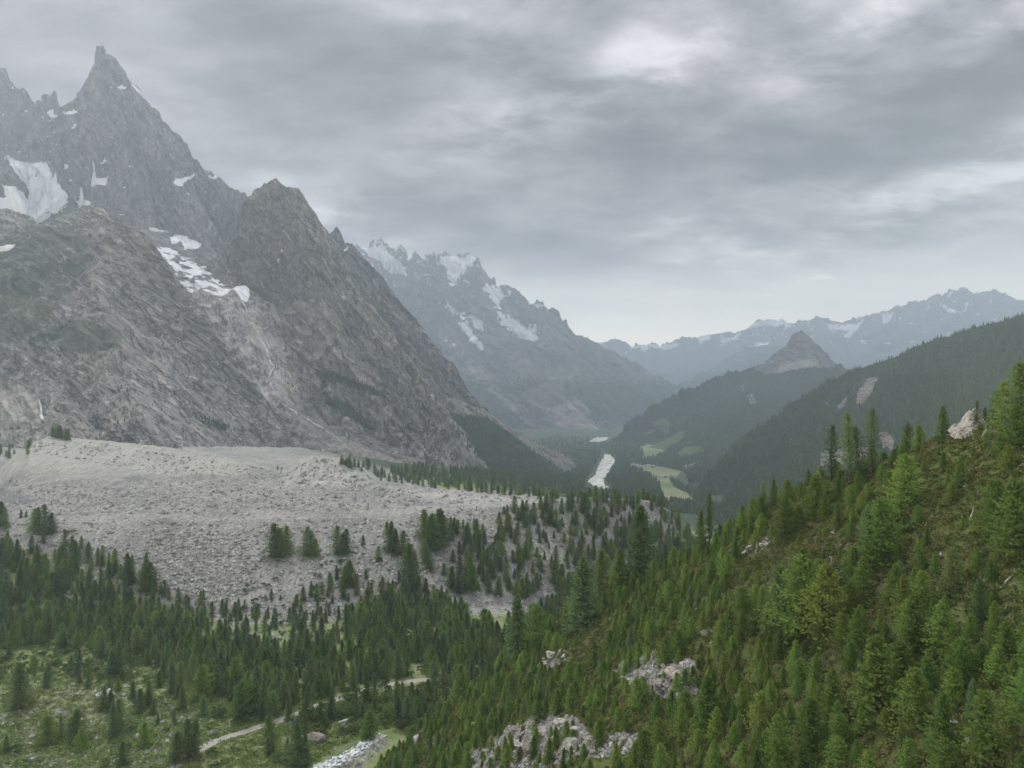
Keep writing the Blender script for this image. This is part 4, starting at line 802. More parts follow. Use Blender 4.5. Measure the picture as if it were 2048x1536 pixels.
# ---- valley floor and moraine
WOOD = [([(-200, 1100), (0, 1085), (50, 1130), (150, 1160), (230, 1190), (300, 1220), (420, 1275), (560, 1300), (660, 1270), (740, 1215), (800, 1160), (900, 1200), (960, 1260), (1030, 1265), (1080, 1220), (1180, 1130), (1240, 1060), (1430, 1060), (1430, 1330), (1000, 1420), (860, 1372), (800, 1362), (650, 1400), (560, 1432), (480, 1440), (430, 1400), (330, 1345), (230, 1330), (160, 1300), (-200, 1290)],   .80, 1.08),
    ([(840, 1070), (880, 1045), (960, 1060), (1000, 1120), (1010, 1200), (900, 1190), (850, 1130)], .40, 1.1), ([(1000, 1030), (1090, 1005), (1260, 1000), (1340, 1010), (1400, 1065), (1300, 1150), (1150, 1190), (1030, 1200), (960, 1130)], .28, 1.0),
    ([(1240, 1000), (1345, 1005), (1420, 1075), (1430, 1140), (1260, 1120)], .9, .9),
    ([(540, 1200), (700, 1150), (780, 1160), (700, 1240), (600, 1270)], .28, .7), ([(60, 1080), (180, 1100), (320, 1180), (300, 1230), (60, 1160)], .42, 1.), ([(300, 1180), (420, 1200), (560, 1240), (540, 1290), (380, 1270)], .30, .7),
    ([(-200, 1280), (160, 1290), (330, 1340), (450, 1400), (520, 1440), (320, 1440), (100, 1380), (-200, 1350)], .09, .75), ([(-200, 1350), (100, 1380), (520, 1440), (740, 1440), (700, 1560), (-200, 1600)], .026, .75),
    ([(640, 1400), (860, 1368), (1000, 1380), (900, 1440), (760, 1470), (700, 1440)], .30, .9)]
for a in [(78, 1066, 52), (92, 1068, 58), (70, 1062, 44), (104, 1066, 40), (2, 1052, 48), (12, 1055, 40), (42, 1035, 16), (52, 1035, 14), (549, 1116, 68), (560, 1112, 55), (574, 1104, 52), (612, 1112, 58), (622, 1105, 44), (630, 1112, 34), (674, 1108, 56), (686, 1110, 44), (692, 1106, 48), (726, 1090, 20), (757, 1118, 26), (782, 1102, 58), (792, 1110, 52), (806, 1108, 46), (775, 1070, 26), (738, 1188, 24),
          (292, 1178, 72), (300, 1186, 60), (258, 1168, 62), (262, 1150, 40), (290, 1180, 50), (126, 1140, 50), (132, 1150, 44), (700, 1172, 50), (690, 1170, 38), (660, 1165, 20), (995, 1190, 30), (820, 1150, 62), (827, 1160, 55), (940, 1180, 54), (946, 1168, 40), (865, 1100, 70), (880, 1085, 66), (850, 1080, 60),
          (38, 1420, 92), (46, 1400, 60), (95, 1490, 56), (122, 1478, 46), (228, 1478, 78), (238, 1465, 66), (155, 1482, 62), (208, 1418, 44), (298, 1415, 36), (376, 1520, 82), (388, 1512, 74), (352, 1525, 60), (238, 1350, 66), (222, 1352, 50), (344, 1388, 46), (405, 1400, 70), (420, 1390, 52), (485, 1440, 74), (500, 1430, 60), (524, 1440, 40), (578, 1440, 46), (612, 1432, 64), (596, 1536, 90), (612, 1530, 66), (640, 1448, 44), (662, 1440, 52), (740, 1476, 56), (733, 1470, 44), (557, 1400, 60), (540, 1480, 50), (546, 1510, 50)]:
    hero(a[0], a[1], a[2], 'spruce' if a[0] % 5 else 'larch', BG)
PXY = np.array(pathxy); RXY = np.array(riv)
def near_line(x, y, L, r):
    a = L[:-1]; e = L[1:] - a; t = np.clip(((x - a[:, 0]) * e[:, 0] + (y - a[:, 1]) * e[:, 1]) / (e ** 2).sum(1), 0, 1)
    return (np.hypot(x - a[:, 0] - t * e[:, 0], y - a[:, 1] - t * e[:, 1])).min() < r
SHRUB = [([(560, 1440), (640, 1405), (760, 1378), (880, 1362), (960, 1400), (880, 1460), (760, 1490), (700, 1470), (640, 1470)], .5), ([(-200, 1270), (150, 1270), (330, 1320), (300, 1370), (100, 1350), (-200, 1350)], .5), ([(380, 1290), (700, 1250), (860, 1280), (900, 1350), (700, 1380), (500, 1400)], .25), ([(-200, 1350), (700, 1440), (700, 1560), (-200, 1600)], .03), ([(400, 1180), (760, 1100), (800, 1180), (560, 1270)], .07), ([(520, 1490), (700, 1470), (640, 1540), (400, 1545)], .4)]
rx = RNG.uniform(-560, 300, 70000); ry = RNG.uniform(290, 800, 70000); nz = fbm(rx / 22, ry / 22, oc=2, seed=302); nv = 0
for k in range(70000):
    apx = CX + FPX * rx[k] / ry[k]; apy = CY + FPX * 150 / ry[k]
    if not (-180 < apx < 1440): continue
    z = down(rx[k], ry[k], BG)
    if z is None: continue
    px, py = proj(rx[k], ry[k], z); p, hs = 0, 1
    for poly, q, sc in WOOD:
        if inpoly(px, py, poly): p, hs = q, sc; break
    sh = 0
    for poly, q in SHRUB:
        if inpoly(px, py, poly): sh = q; break
    if .3 < p < .6 and nz[k] < -.05: p *= .25
    r_ = RNG.random()
    if r_ < p * .55:
        h = (6.0 + 8.5 * RNG.random() ** 1.3) * hs
        if py < 1200: h *= 1.12
        if near_line(rx[k], ry[k], PXY, 5.) or (px < 690 and RNG.random() < .85 and any(near_line(rx[k], ry[k] + q_, PXY, 6.) for q_ in (7, 14, 21))) or near_line(rx[k], ry[k], RXY, 12) or not far_enough(rx[k], ry[k], 1.8 + .20 * h): continue
        SPOTS.append(spot(rx[k], ry[k], z - .1, h, 'spruce' if RNG.random() < .72 else 'larch'))
    elif r_ > 1 - sh * .6:
        if near_line(rx[k], ry[k], PXY, 4.5) or near_line(rx[k], ry[k], RXY, 9) or not far_enough(rx[k], ry[k], 2.6): continue
        SPOTS.append(spot(rx[k], ry[k], z - .1, 1.8 + 3.0 * RNG.random() ** 2 + (1.2 if px > 560 and py > 1380 else 0), 'alder'))
# ---- conifers beyond the glacier
BANDS = [([(672, 925), (745, 925), (740, 945), (690, 938)], 26, 13), ([(745, 945), (850, 935), (1000, 960), (1120, 985), (1180, 1000), (1100, 1000), (960, 985), (860, 975), (760, 962)], 330, 15), ([(66, 876), (92, 868), (145, 882), (100, 872)], 16, 20), ([(-60, 925), (60, 915), (70, 890), (-60, 900)], 30, 14), ([(545, 935), (562, 950), (570, 940)], 3, 8)]
for poly, n, hp in BANDS:
    xs = [p[0] for p in poly]; ys = [p[1] for p in poly]; c = 0; t_ = 0
    while c < n and t_ < n * 60:
        t_ += 1; px = RNG.uniform(min(xs), max(xs)); py = RNG.uniform(min(ys), max(ys))
        if not inpoly(px, py, poly): continue
        h = hit(px, py, [BG])
        if h is None or h.y > 2600: continue
        c += 1; SPOTS.append(spot(h.x, h.y, h.z, hp * (.6 + .7 * RNG.random()) * h.y / FPX, 'spruce'))

# ---- the largest of each kind become things, the rest one wood of the kind
ORD = ['nearest', 'second nearest', 'third nearest', 'fourth nearest', 'fifth nearest', 'sixth nearest', 'seventh nearest', 'eighth nearest', 'ninth nearest', 'tenth nearest'] + [w + ' nearest' for w in 'eleventh twelfth thirteenth fourteenth fifteenth sixteenth seventeenth eighteenth nineteenth twentieth'.split()]
ORD += ['twenty ' + w for w in ORD[:0]] + ['twenty-' + w + ' nearest' for w in 'first second third fourth fifth sixth seventh eighth ninth'.split()] + ['thirtieth nearest'] + ['thirty-' + w + ' nearest' for w in 'first second third fourth fifth sixth seventh eighth ninth'.split()]
MARKS = [(1940, 840, 'the pale cliff'), (1715, 930, 'the tall open conifers'), (1415, 1050, 'the twin skyline conifers'), (1320, 1355, 'the grey ledges midslope'), (1110, 1480, 'the lowest bare ledges'), (1100, 1322, 'the pale slab upslope'), (1600, 1120, 'the brown heath clearing'), (1932, 1040, 'the bleached snag'),
    (2040, 1520, 'the lower right corner'), (1640, 1500, 'the lower slope centre'), (1280, 1120, 'the tall slope spruce'), (715, 1500, 'the foaming stream'), (632, 1480, 'the big pinkish boulder'), (420, 1490, 'the path bend'), (850, 1362, 'the far path end'), (205, 1390, 'the leaning pale slab'),
    (85, 1045, 'the left moraine clump'), (565, 1090, 'the lone moraine clump'), (10, 1180, 'the left wood edge'), (1330, 1005, 'the moraine end'), (900, 1110, 'the wooded moraine gully'), (290, 1150, 'the twin moraine foot spruces'), (500, 1300, 'the valley wood middle'), (680, 930, 'the pale moraine mound'), (1850, 1250, 'the open right heath'), (2040, 850, 'the right edge spruce'), (950, 960, 'the far glacier rim')]
BINS = {}
def bin_of(px, py):
    m = min(range(len(MARKS)), key=lambda i: (MARKS[i][0] - px) ** 2 + ((MARKS[i][1] - py) * 1.3) ** 2)
    dx_, dy_ = px - MARKS[m][0], py - MARKS[m][1]
    a = int(round(math.degrees(math.atan2(-dy_, dx_)) / 45)) % 8
    return m, ['right of', 'above right of', 'above', 'above left of', 'left of', 'below left of', 'below', 'below right of'][a], math.hypot(dx_, dy_)
def label_all(items, noun, words):
    """items: (px, py, key); gives every one a label of its own from the landmark next to it"""
    g = {}
    for it in items:
        m, d, r = bin_of(it[0], it[1]); g.setdefault((m, d), []).append((r, it))
    out = {}
    for (m, d), L in g.items():
        for n, (r, it) in enumerate(sorted(L, key=lambda q: q[0])):
            out[it[2]] = f'{words(it[2])} {noun}, {ORD[min(n, len(ORD) - 1)]} {d} {MARKS[m][2]}'
    return out
def occl(s):      # rough test whether the top half is hidden behind the near slope
    return s.y > 345 and BH.ray_cast(O0, Vector((s.x, s.y, s.z + s.h * .6)).normalized())[0] is not None and (Vector(BH.ray_cast(O0, Vector((s.x, s.y, s.z + s.h * .6)).normalized())[0]).length < s.y * .98)
KIND = {'larch': ('larch_tree', 'larch', 'larch tree'), 'spruce': ('spruce_tree', 'spruce', 'spruce tree'), 'tall': ('pine_tree', 'pine', 'pine tree'), 'alder': ('alder_bush', 'alder bush', 'bush')}
REST = {}
for kd in ('larch', 'spruce', 'tall', 'alder'):
    L = []
    for s in SPOTS:
        if s.k != kd: continue
        s.vis = (s.h / s.y * FPX) 
        if -40 < s.px < 2090 and s.py - s.vis < 1530 and not occl(s): L.append(s)
        else: REST.setdefault(kd, []).append(s)
    L.sort(key=lambda s: -(s.vis + s.w)); lim = {'larch': 300, 'spruce': 300, 'tall': 50, 'alder': 120}[kd]
    for s in L[lim:]: REST.setdefault(kd, []).append(s)
    L = L[:lim]; nm, noun, cat = KIND[kd]
    size = lambda i: ('very small', 'small', 'medium', 'tall', 'very tall')[int(np.clip((L[i].vis - 25) / 28, 0, 4))]
    shp = {'larch': ['feathery', 'bright green', 'broad', 'slender', 'bushy', 'soft green'], 'spruce': ['dark green', 'narrow', 'dense', 'slim dark', 'pointed', 'broad dark'], 'tall': ['open crowned', 'gaunt', 'wide branched'], 'alder': ['leafy', 'round', 'low', 'spreading']}[kd]
    labs = label_all([(s.px, s.py - s.vis * .5, i) for i, s in enumerate(L)], noun, lambda i: size(i) + ' ' + shp[L[i].i])
    grp = {'larch': 'larches on the slope and in the valley', 'spruce': 'spruces of the valley and the moraine', 'tall': 'old pines on the skyline of the slope', 'alder': 'alder bushes of the valley floor'}[kd]
    for i, s in enumerate(L):
        tm, cm, _, H = PROTO[kd][s.i]
        e = bpy.data.objects.new(nm, None); COL.objects.link(e); e.location = (s.x, s.y, s.z); e.rotation_euler = (RNG.normal(0, .03), RNG.normal(0, .03), RNG.uniform(0, 6.28))
        q = s.h / H; wq = q * RNG.uniform(.88, 1.18); e.scale = (wq, wq, q)
        e.empty_display_size = .5
        tag(e, labs[i], cat, grp)
        for src, n_ in ((tm, 'trunk'), (cm, 'crown')):
            c = src.copy(); c.name = n_; COL.objects.link(c); c.parent = e
def scatter(name, protos, pts, label, cat):
    """One object of kind stuff: points that carry whole plants."""
    cl = bpy.data.collections.new(name + '_kinds')
    for p in protos: cl.objects.link(p)
    ng = bpy.data.node_groups.new(name, 'GeometryNodeTree')
    ng.interface.new_socket('Geometry', in_out='INPUT', socket_type='NodeSocketGeometry'); ng.interface.new_socket('Geometry', in_out='OUTPUT', socket_type='NodeSocketGeometry')
    N = ng.nodes; gi = N.new('NodeGroupInput'); go = N.new('NodeGroupOutput'); ip = N.new('GeometryNodeInstanceOnPoints'); ci = N.new('GeometryNodeCollectionInfo')
    ci.inputs[0].default_value = cl; ci.inputs['Separate Children'].default_value = True; ci.inputs['Reset Children'].default_value = True
    def at(nm_, ty):
        n = N.new('GeometryNodeInputNamedAttribute'); n.data_type = ty; n.inputs['Name'].default_value = nm_; return n.outputs['Attribute']
    l = ng.links; l.new(gi.outputs[0], ip.inputs['Points']); l.new(ci.outputs[0], ip.inputs['Instance']); ip.inputs['Pick Instance'].default_value = True
    l.new(at('idx', 'INT'), ip.inputs['Instance Index']); l.new(at('rot', 'FLOAT_VECTOR'), ip.inputs['Rotation']); l.new(at('scl', 'FLOAT_VECTOR'), ip.inputs['Scale']); l.new(ip.outputs[0], go.inputs[0])
    me = bpy.data.meshes.new(name); me.vertices.add(len(pts)); me.vertices.foreach_set('co', np.array([p[0] for p in pts], np.float32).ravel())
    a = me.attributes.new('idx', 'INT', 'POINT'); a.data.foreach_set('value', np.array([p[1] for p in pts], np.int32))
    a = me.attributes.new('rot', 'FLOAT_VECTOR', 'POINT'); a.data.foreach_set('vector', np.array([p[2] for p in pts], np.float32).ravel())
    a = me.attributes.new('scl', 'FLOAT_VECTOR', 'POINT'); a.data.foreach_set('vector', np.array([p[3] for p in pts], np.float32).ravel())
    o = bpy.data.objects.new(name, me); COL.objects.link(o); md = o.modifiers.new('scatter', 'NODES'); md.node_group = ng
    return tag(o, label, cat, kind='stuff')
for kd, nm, lab in (('larch', 'larch_wood', 'thick growth of smaller larches covering the slope'), ('spruce', 'spruce_wood', 'dense spruce wood on the valley floor and moraine'), ('alder', 'alder_scrub', 'low alder scrub between the trees')):
    pts = []
    for s in REST.get(kd, []):
        q = s.h / PROTO[kd][0][3]; wq = q * RNG.uniform(.88, 1.18)
        pts.append(((s.x, s.y, s.z), s.i, (RNG.normal(0, .03), RNG.normal(0, .03), RNG.uniform(0, 6.28)), (wq, wq, q)))
    if pts: scatter(nm, [p[2] for p in PROTO[kd]], pts, lab, 'wood')
print('SPOTS', {k: sum(1 for s in SPOTS if s.k == k) for k in PROTO}, {k: len(v) for k, v in REST.items()})

# ---- far conifer forest: thousands of small crowns on the distant slopes
BB2, BF, BGH = bvh(mtB2), bvh(mtF), bvh(mtG)
def far_pts(n, poly, trees, avoid=(), jit=0):
    xs = [p[0] for p in poly]; ys = [p[1] for p in poly]; X = RNG.uniform(min(xs), max(xs), n * 3); Y = RNG.uniform(min(ys), max(ys), n * 3)
    m = polymask(X, Y, poly, .5) > .5
    for a in avoid: m &= polymask(X, Y, a, 1.5) < .5
    out = []
    for x, y in zip(X[m][:n], Y[m][:n]):
        h = hit(x, y, trees)
        if h is not None: out.append((h.x, h.y, h.z))
    return out
ROCKG = [[(1715, 785), (1735, 755), (1755, 755), (1745, 785), (1722, 812), (1712, 808)], [(1675, 812), (1695, 790), (1690, 815), (1680, 822)], [(1650, 810), (1655, 800), (1655, 815)], [(1755, 865), (1775, 862), (1790, 880), (1785, 905), (1765, 895)], [(1640, 905), (1720, 890), (1760, 905), (1700, 935), (1640, 935)]]
MV = [[(1256, 930), (1270, 928), (1300, 934), (1362, 942), (1352, 955), (1338, 958), (1350, 975), (1372, 985), (1390, 1000), (1400, 1010), (1330, 1004), (1322, 975), (1316, 962), (1290, 945)], [(1090, 913), (1105, 909), (1140, 912), (1150, 920), (1120, 920)], [(1170, 988), (1170, 960), (1190, 935), (1203, 905), (1230, 905), (1232, 928), (1212, 958), (1228, 985)]]
fp = far_pts(11000, [(1380, 1040), (1400, 960), (1495, 868), (1600, 790), (1700, 736), (1800, 705), (1935, 650), (2060, 618), (2120, 610), (2120, 860), (1900, 900), (1650, 960), (1500, 1060)], [BGH], ROCKG)
fg = far_pts(5000, [(1180, 915), (1225, 872), (1285, 822), (1360, 780), (1450, 748), (1500, 740), (1560, 760), (1700, 745), (1640, 790), (1500, 870), (1420, 960), (1380, 950), (1270, 925)], [BF], MEADF)
fv = far_pts(6500, [(820, 975), (900, 950), (980, 930), (1180, 900), (1280, 925), (1420, 1000), (1420, 1040), (1200, 1000), (1000, 985)], [BG], MV) + far_pts(2600, [(1215, 912), (1225, 880), (1300, 872), (1430, 885), (1440, 960), (1390, 985), (1366, 942), (1300, 930), (1260, 926)], [BG], MEADF) + far_pts(1500, [(1000, 935), (1010, 885), (1120, 872), (1215, 878), (1240, 900), (1180, 910), (1050, 940)], [BG], [[(1175, 888), (1185, 872), (1220, 872), (1218, 886)]])
fv = [q for q in fv if q[1] > 1700]
fb = far_pts(3500, [(930, 830), (975, 840), (1100, 925), (1190, 990), (1000, 985), (930, 930)], [BB2])
fc = [q for poly, n in [([(625, 738), (660, 742), (720, 762), (780, 790), (770, 800), (700, 778), (640, 760)], 240), ([(650, 790), (690, 800), (730, 830), (760, 860), (740, 865), (690, 835), (650, 810)], 220), ([(540, 720), (600, 760), (660, 800), (640, 820), (580, 780)], 60), ([(398, 832), (430, 838), (460, 855), (450, 865), (420, 855)], 60),
        ([(820, 890), (900, 905), (985, 950), (900, 955), (830, 920)], 60), ([(120, 700), (400, 760), (520, 900), (200, 860)], 26), ([(880, 790), (985, 850), (985, 930), (930, 900)], 120)] for q in far_pts(n, poly, [BC, BB, BB2, BA])]
def tiny_crowns(P3, hmin, hmax, wr=.2):
    P3 = np.array(P3, np.float32); n = len(P3); h = RNG.uniform(hmin, hmax, n).astype(np.float32); a0 = RNG.uniform(0, 6.28, n); vs = []; k = 5
    for z0, r0 in ((.0, .75), (.12, 1.), (.5, .52)):
        for j in range(k):
            a = a0 + j * 2 * math.pi / k; r = h * wr * r0 * RNG.uniform(.75, 1.25, n)
            vs.append(np.stack([P3[:, 0] + r * np.cos(a), P3[:, 1] + r * np.sin(a), P3[:, 2] + h * z0], 1))
    vs.append(np.stack([P3[:, 0], P3[:, 1], P3[:, 2] + h], 1)); V = np.stack(vs, 1); f = []
    for r in range(2):
        for j in range(k):
            a, b = r * k + j, r * k + (j + 1) % k; f.append((a, b, b + k)); f.append((a, b + k, a + k))
    for j in range(k): f.append((2 * k + j, 2 * k + (j + 1) % k, 3 * k))
    F_ = np.array(f)[None] + (np.arange(n) * V.shape[1])[:, None, None]
    return V.reshape(-1, 3), F_.reshape(-1, 3)
vv, ff, off = [], [], 0
for P3, a, b in ((fp, 9, 19), (fg, 12, 22), (fv, 12, 22), (fb, 9, 17), (fc, 6, 12)):
    if not P3: continue
    v, f = tiny_crowns(P3, a, b); vv.append(v); ff.append(f + off); off += len(v)
tag(mesh_obj('conifer_forest', np.concatenate(vv), np.concatenate(ff), [M_FAR]), 'dark conifer forest on the distant valley sides', 'forest', kind='stuff')
# ------------------------------------------------------------------ rocks
def stone_b(lo, hi):
    def f(nt, b):
        r = nt.new('ShaderNodeObjectInfo').outputs['Random']; p = nt.pos()
        n = nt.noise(p, .9, 6, .75, .6); c = nt.ramp(n, [(.36, tuple(v * .45 for v in lo)), (.46, lo), (.6, hi)])
        c = nt.vm('SCALE', c, scale=nt.mapr(r, 0, 1, .75, 1.2)); return c, nt.bump(n, 1, .35)
    return f
M_STONE = material('pale_stone', stone_b((.30, .29, .27), (.52, .50, .46)))
M_PINK = material('pinkish_stone', stone_b((.30, .26, .235), (.50, .45, .41)))
M_RUB = material('rubble', lambda nt, b: (nt.ramp(nt.noise(nt.pos(), .22, 5, .9), [(.36, (.09, .09, .088)), (.5, (.27, .262, .25)), (.62, (.55, .54, .52))]), None))
import bmesh
def rock_mesh(seed, flat=.7, cuts=26, sub=2):
    """Angular block: hull of scattered points, bevelled and roughened."""
    g = np.random.default_rng(seed); bm = bmesh.new()
    p = g.normal(0, 1, (cuts, 3)); p /= np.linalg.norm(p, axis=1)[:, None]; p *= (.75 + .3 * g.random(cuts))[:, None]; p[:, 2] *= flat; p[:, 0] *= 1.25
    for q in p: bm.verts.new(q)
    r = bmesh.ops.convex_hull(bm, input=bm.verts[:]); bmesh.ops.delete(bm, geom=[v for v in bm.verts if not v.link_faces], context='VERTS')
    for _ in range(sub): bmesh.ops.subdivide_edges(bm, edges=bm.edges[:], cuts=1, use_grid_fill=True)
    bmesh.ops.triangulate(bm, faces=bm.faces[:])
    co = np.array([v.co[:] for v in bm.verts]); k = .09 * fbm(co[:, 0] * 2.2 + seed, co[:, 1] * 2.2, co[:, 2] * 2.2, oc=3, seed=seed % 50, ridged=True)
    nn = co / np.linalg.norm(co, axis=1)[:, None]
    for v, d, n_ in zip(bm.verts, k, nn): v.co += Vector(n_ * d)
    me = bpy.data.meshes.new('boulder'); bm.to_mesh(me); bm.free(); return me
RM = []
for s in range(8):
    me = rock_mesh(500 + s, (.6, .8, .5, .7, .9, .55, .65, .45)[s]); me.materials.append(M_STONE if s % 3 else M_PINK); RM.append(me)
BOUL = []
def boulder(px, py, wpx, tree, m=None, sink=.25, tall=1.):
    h = hit(px, py, [tree])
    if h is None: return
    o = bpy.data.objects.new('boulder', RM[random.randrange(8) if m is None else m]); COL.objects.link(o)
    r = wpx * h.y / FPX / 2.3; o.location = (h.x, h.y, h.z + r * (.45 - sink)); o.scale = (r, r * random.uniform(.8, 1.1), r * tall)
    o.rotation_euler = (random.uniform(-.2, .2), random.uniform(-.2, .2), random.uniform(0, 6.28)); BOUL.append((o, px, py, wpx))
BG_LIST = [(688, 1449, 28, 5), (632, 1484, 46, 6), (614, 1478, 24, 3), (538, 1476, 20, 1), (541, 1492, 15, 4), (508, 1438, 22, 2), (520, 1436, 12, 1), (196, 1396, 22, 5), (214, 1392, 36, 2), (281, 1475, 24, 7), (264, 1412, 14, 1), (248, 1392, 11, 4), (98, 1228, 22, 5), (414, 1402, 14, 1), (425, 1443, 13, 2), (377, 1416, 10, 5), (356, 1445, 12, 1), (337, 1483, 11, 7), (98, 1404, 13, 2), (182, 1444, 10, 5), (246, 1440, 9, 1), (645, 1425, 10, 4), (660, 1468, 9, 1), (700, 1460, 8, 2),
    (22, 1450, 14, 2), (60, 1490, 15, 5), (232, 1524, 20, 7), (64, 1520, 14, 1), (8, 1448, 16, 3), (300, 1395, 12, 2), (330, 1432, 9, 1), (270, 1530, 12, 4), (130, 1460, 10, 1), (48, 1468, 9, 5),
    (330, 1062, 20, 5), (316, 1078, 15, 7), (140, 1064, 22, 7), (176, 1104, 12, 1), (213, 1093, 14, 3), (474, 1084, 16, 7), (421, 1080, 13, 2), (400, 1096, 12, 5), (342, 1125, 14, 2), (350, 1105, 13, 1), (120, 1108, 10, 4), (420, 1050, 10, 3), (495, 1012, 8, 2), (657, 1108, 10, 1), (345, 1048, 16, 5), (505, 1122, 9, 1), (375, 1132, 9, 4), (560, 1180, 9, 2), (290, 1200, 12, 5), (860, 1015, 9, 2), (770, 990, 9, 3), (905, 1385, 14, 5), (850, 1392, 12, 1)]
for px, py, w, m in BG_LIST: boulder(px, py, w, BG, m, sink=.1 if w > 20 else .2)
for k_ in range(46):
    px, py = RNG.uniform(20, 900), RNG.uniform(985, 1200)
    if py < 1040 + .16 * px and py < 1230: boulder(px, py, RNG.uniform(6, 13), BG, None, sink=.2)
for px, py, w, m in [(1105, 1315, 34, 5), (1125, 1306, 22, 2), (1092, 1330, 18, 3), (1345, 1352, 44, 6), (1318, 1370, 30, 1), (1290, 1350, 26, 2), (1368, 1372, 24, 5), (1262, 1362, 18, 3), (1085, 1470, 36, 0), (1120, 1448, 30, 5), (1150, 1462, 26, 7), (1040, 1490, 28, 2), (1000, 1500, 24, 3), (1180, 1480, 22, 6), (1250, 1480, 22, 1), (1060, 1500, 34, 6), (1145, 1495, 40, 4), (948, 1450, 14, 1), (1175, 1362, 16, 2), (1500, 1098, 22, 5), (1525, 1092, 16, 1), (1885, 1113, 20, 3), (1620, 1405, 14, 1), (1410, 1268, 26, 3), (1895, 1170, 12, 5), (835, 1480, 26, 6), (1232, 1345, 16, 5), (1395, 1352, 14, 2)]:
    boulder(px, py, w, BH, m, sink=.15)
bl = label_all([(px, py, i) for i, (o, px, py, w) in enumerate(BOUL)], 'boulder', lambda i: ('small' if BOUL[i][3] < 12 else 'medium' if BOUL[i][3] < 22 else 'large') + (' pinkish' if BOUL[i][0].data.materials[0] == M_PINK else ' pale grey'))
for i, b in enumerate(BOUL): tag(b[0], bl[i], 'boulder', 'boulders on the valley floor and slopes')
# the bare cliff at the top of the slope
def outcrop(name, px, py, wpx, hpx_, mat, seed, label, depth=.8, tree=BH, lean=0.):
    h = hit(px, py, [tree])
    for k_ in range(30):
        if h is not None and h.y < 320: break
        py += 4; h = hit(px, py, [tree])
    w = wpx * h.y / FPX; hh = hpx_ * h.y / FPX; g = 44; vs = []
    for i in range(g):
        for j in range(g):
            a = i / (g - 1) * 2 - 1; t = j / (g - 1)
            sil = max(.02, float(np.interp(a, [-1, -.75, -.3, .1, .45, .75, 1], [.02, .28, .52, .80, 1., .92, .1])) + .10 * float(vn(np.array(a * 6.), np.array(2.))))
            r = math.cos(t * 1.35); x = a * w / 2; y = -r * w * depth * .5 * (1 - abs(a) ** 3) + .25 * w * t; z = sil * hh * math.sin(t * 1.57) - .25 * hh * (1 - t)
            vs.append((x, y, z))
    vs = np.array(vs); q = vs / (w * .13); n_ = fbm(q[:, 0], q[:, 1], q[:, 2], oc=4, seed=seed, ridged=True) * w * .085
    vs[:, 1] -= n_; vs[:, 2] += n_ * .6; vs[:, 0] += fbm(q[:, 1], q[:, 2], q[:, 0], oc=3, seed=seed + 1) * w * .04
    o = mesh_obj(name, vs, grid_faces(g, g)[:, ::-1], [mat]); o.location = h; return tag(o, label, 'rock outcrop')
M_CLIFF = material('bare_cliff', lambda nt, b: (nt.ramp(nt.noise(nt.rot(nt.pos(), ry=R(-35), scale=(.5, 1, 2)), .7, 7, .75, .7), [(.36, (.17, .15, .13)), (.47, (.40, .37, .34)), (.6, (.56, .53, .49))]), nt.bump(nt.noise(nt.pos(), 1.2, 5, .7), 1, .4)))
outcrop('rock_outcrop', 1938, 866, 72, 48, M_CLIFF, 5, 'bare whitish cliff of crumbling rock at the top of the right hand slope', lean=1)
# dead wood
M_DEAD = material('bleached_wood', lambda nt, b: (nt.ramp(nt.noise(nt.pos(), 5, 4, .7), [(.35, (.32, .30, .27)), (.65, (.62, .60, .56))]), None))
def stick(p0, p1, r0, r1, k=6, n=5, wob=.04, seed=0):
    g = np.random.default_rng(seed); p0 = np.array(p0, float); p1 = np.array(p1, float); d = p1 - p0; L = np.linalg.norm(d); d /= L
    u_ = np.cross(d, (0, 0, 1) if abs(d[2]) < .9 else (1, 0, 0)); u_ /= np.linalg.norm(u_); v_ = np.cross(d, u_); vs = []
    for i in range(n):
        t = i / (n - 1); c = p0 + d * L * t + (g.normal(0, wob, 3) * L * (0 < i < n - 1)); r = r0 + (r1 - r0) * t
        for j in range(k):
            a = j / k * 6.283; vs.append(c + u_ * r * math.cos(a) + v_ * r * math.sin(a))
    fs = [(i * k + j, i * k + (j + 1) % k, (i + 1) * k + (j + 1) % k, (i + 1) * k + j) for i in range(n - 1) for j in range(k)] + [tuple(range(k))[::-1], tuple((n - 1) * k + j for j in range(k))]
    return vs, fs
SNAG = [(1937, 876, 22, 0, 'short bleached stump below the pale cliff'), (1966, 872, 16, .5, 'leaning bleached stub right of the cliff foot stump'), (1972, 866, 18, .1, 'thin bleached stub beneath the open pine by the cliff'), (1858, 906, 16, .5, 'small white snag among larches left of the cliff'), (1969, 910, 14, .7, 'short white stub alone on the heath below the cliff'),
    (1940, 1046, 36, .25, 'tall bleached snag standing alone on the right heath'), (1660, 1138, 26, .1, 'forked bleached snag beside the brown heath clearing'), (1845, 1106, 14, .9, 'tiny grey stub in the open heath'), (1302, 1318, 18, .2, 'white broken stub above the grey ledges'), (1512, 1106, 22, .1, 'bleached snag standing at the small grey rocks'), (1480, 1145, 22, 1.2, 'curved white dead branch at the wood edge'), (2020, 830, 40, .05, 'slender white dead trunk near the skyline spruces')]
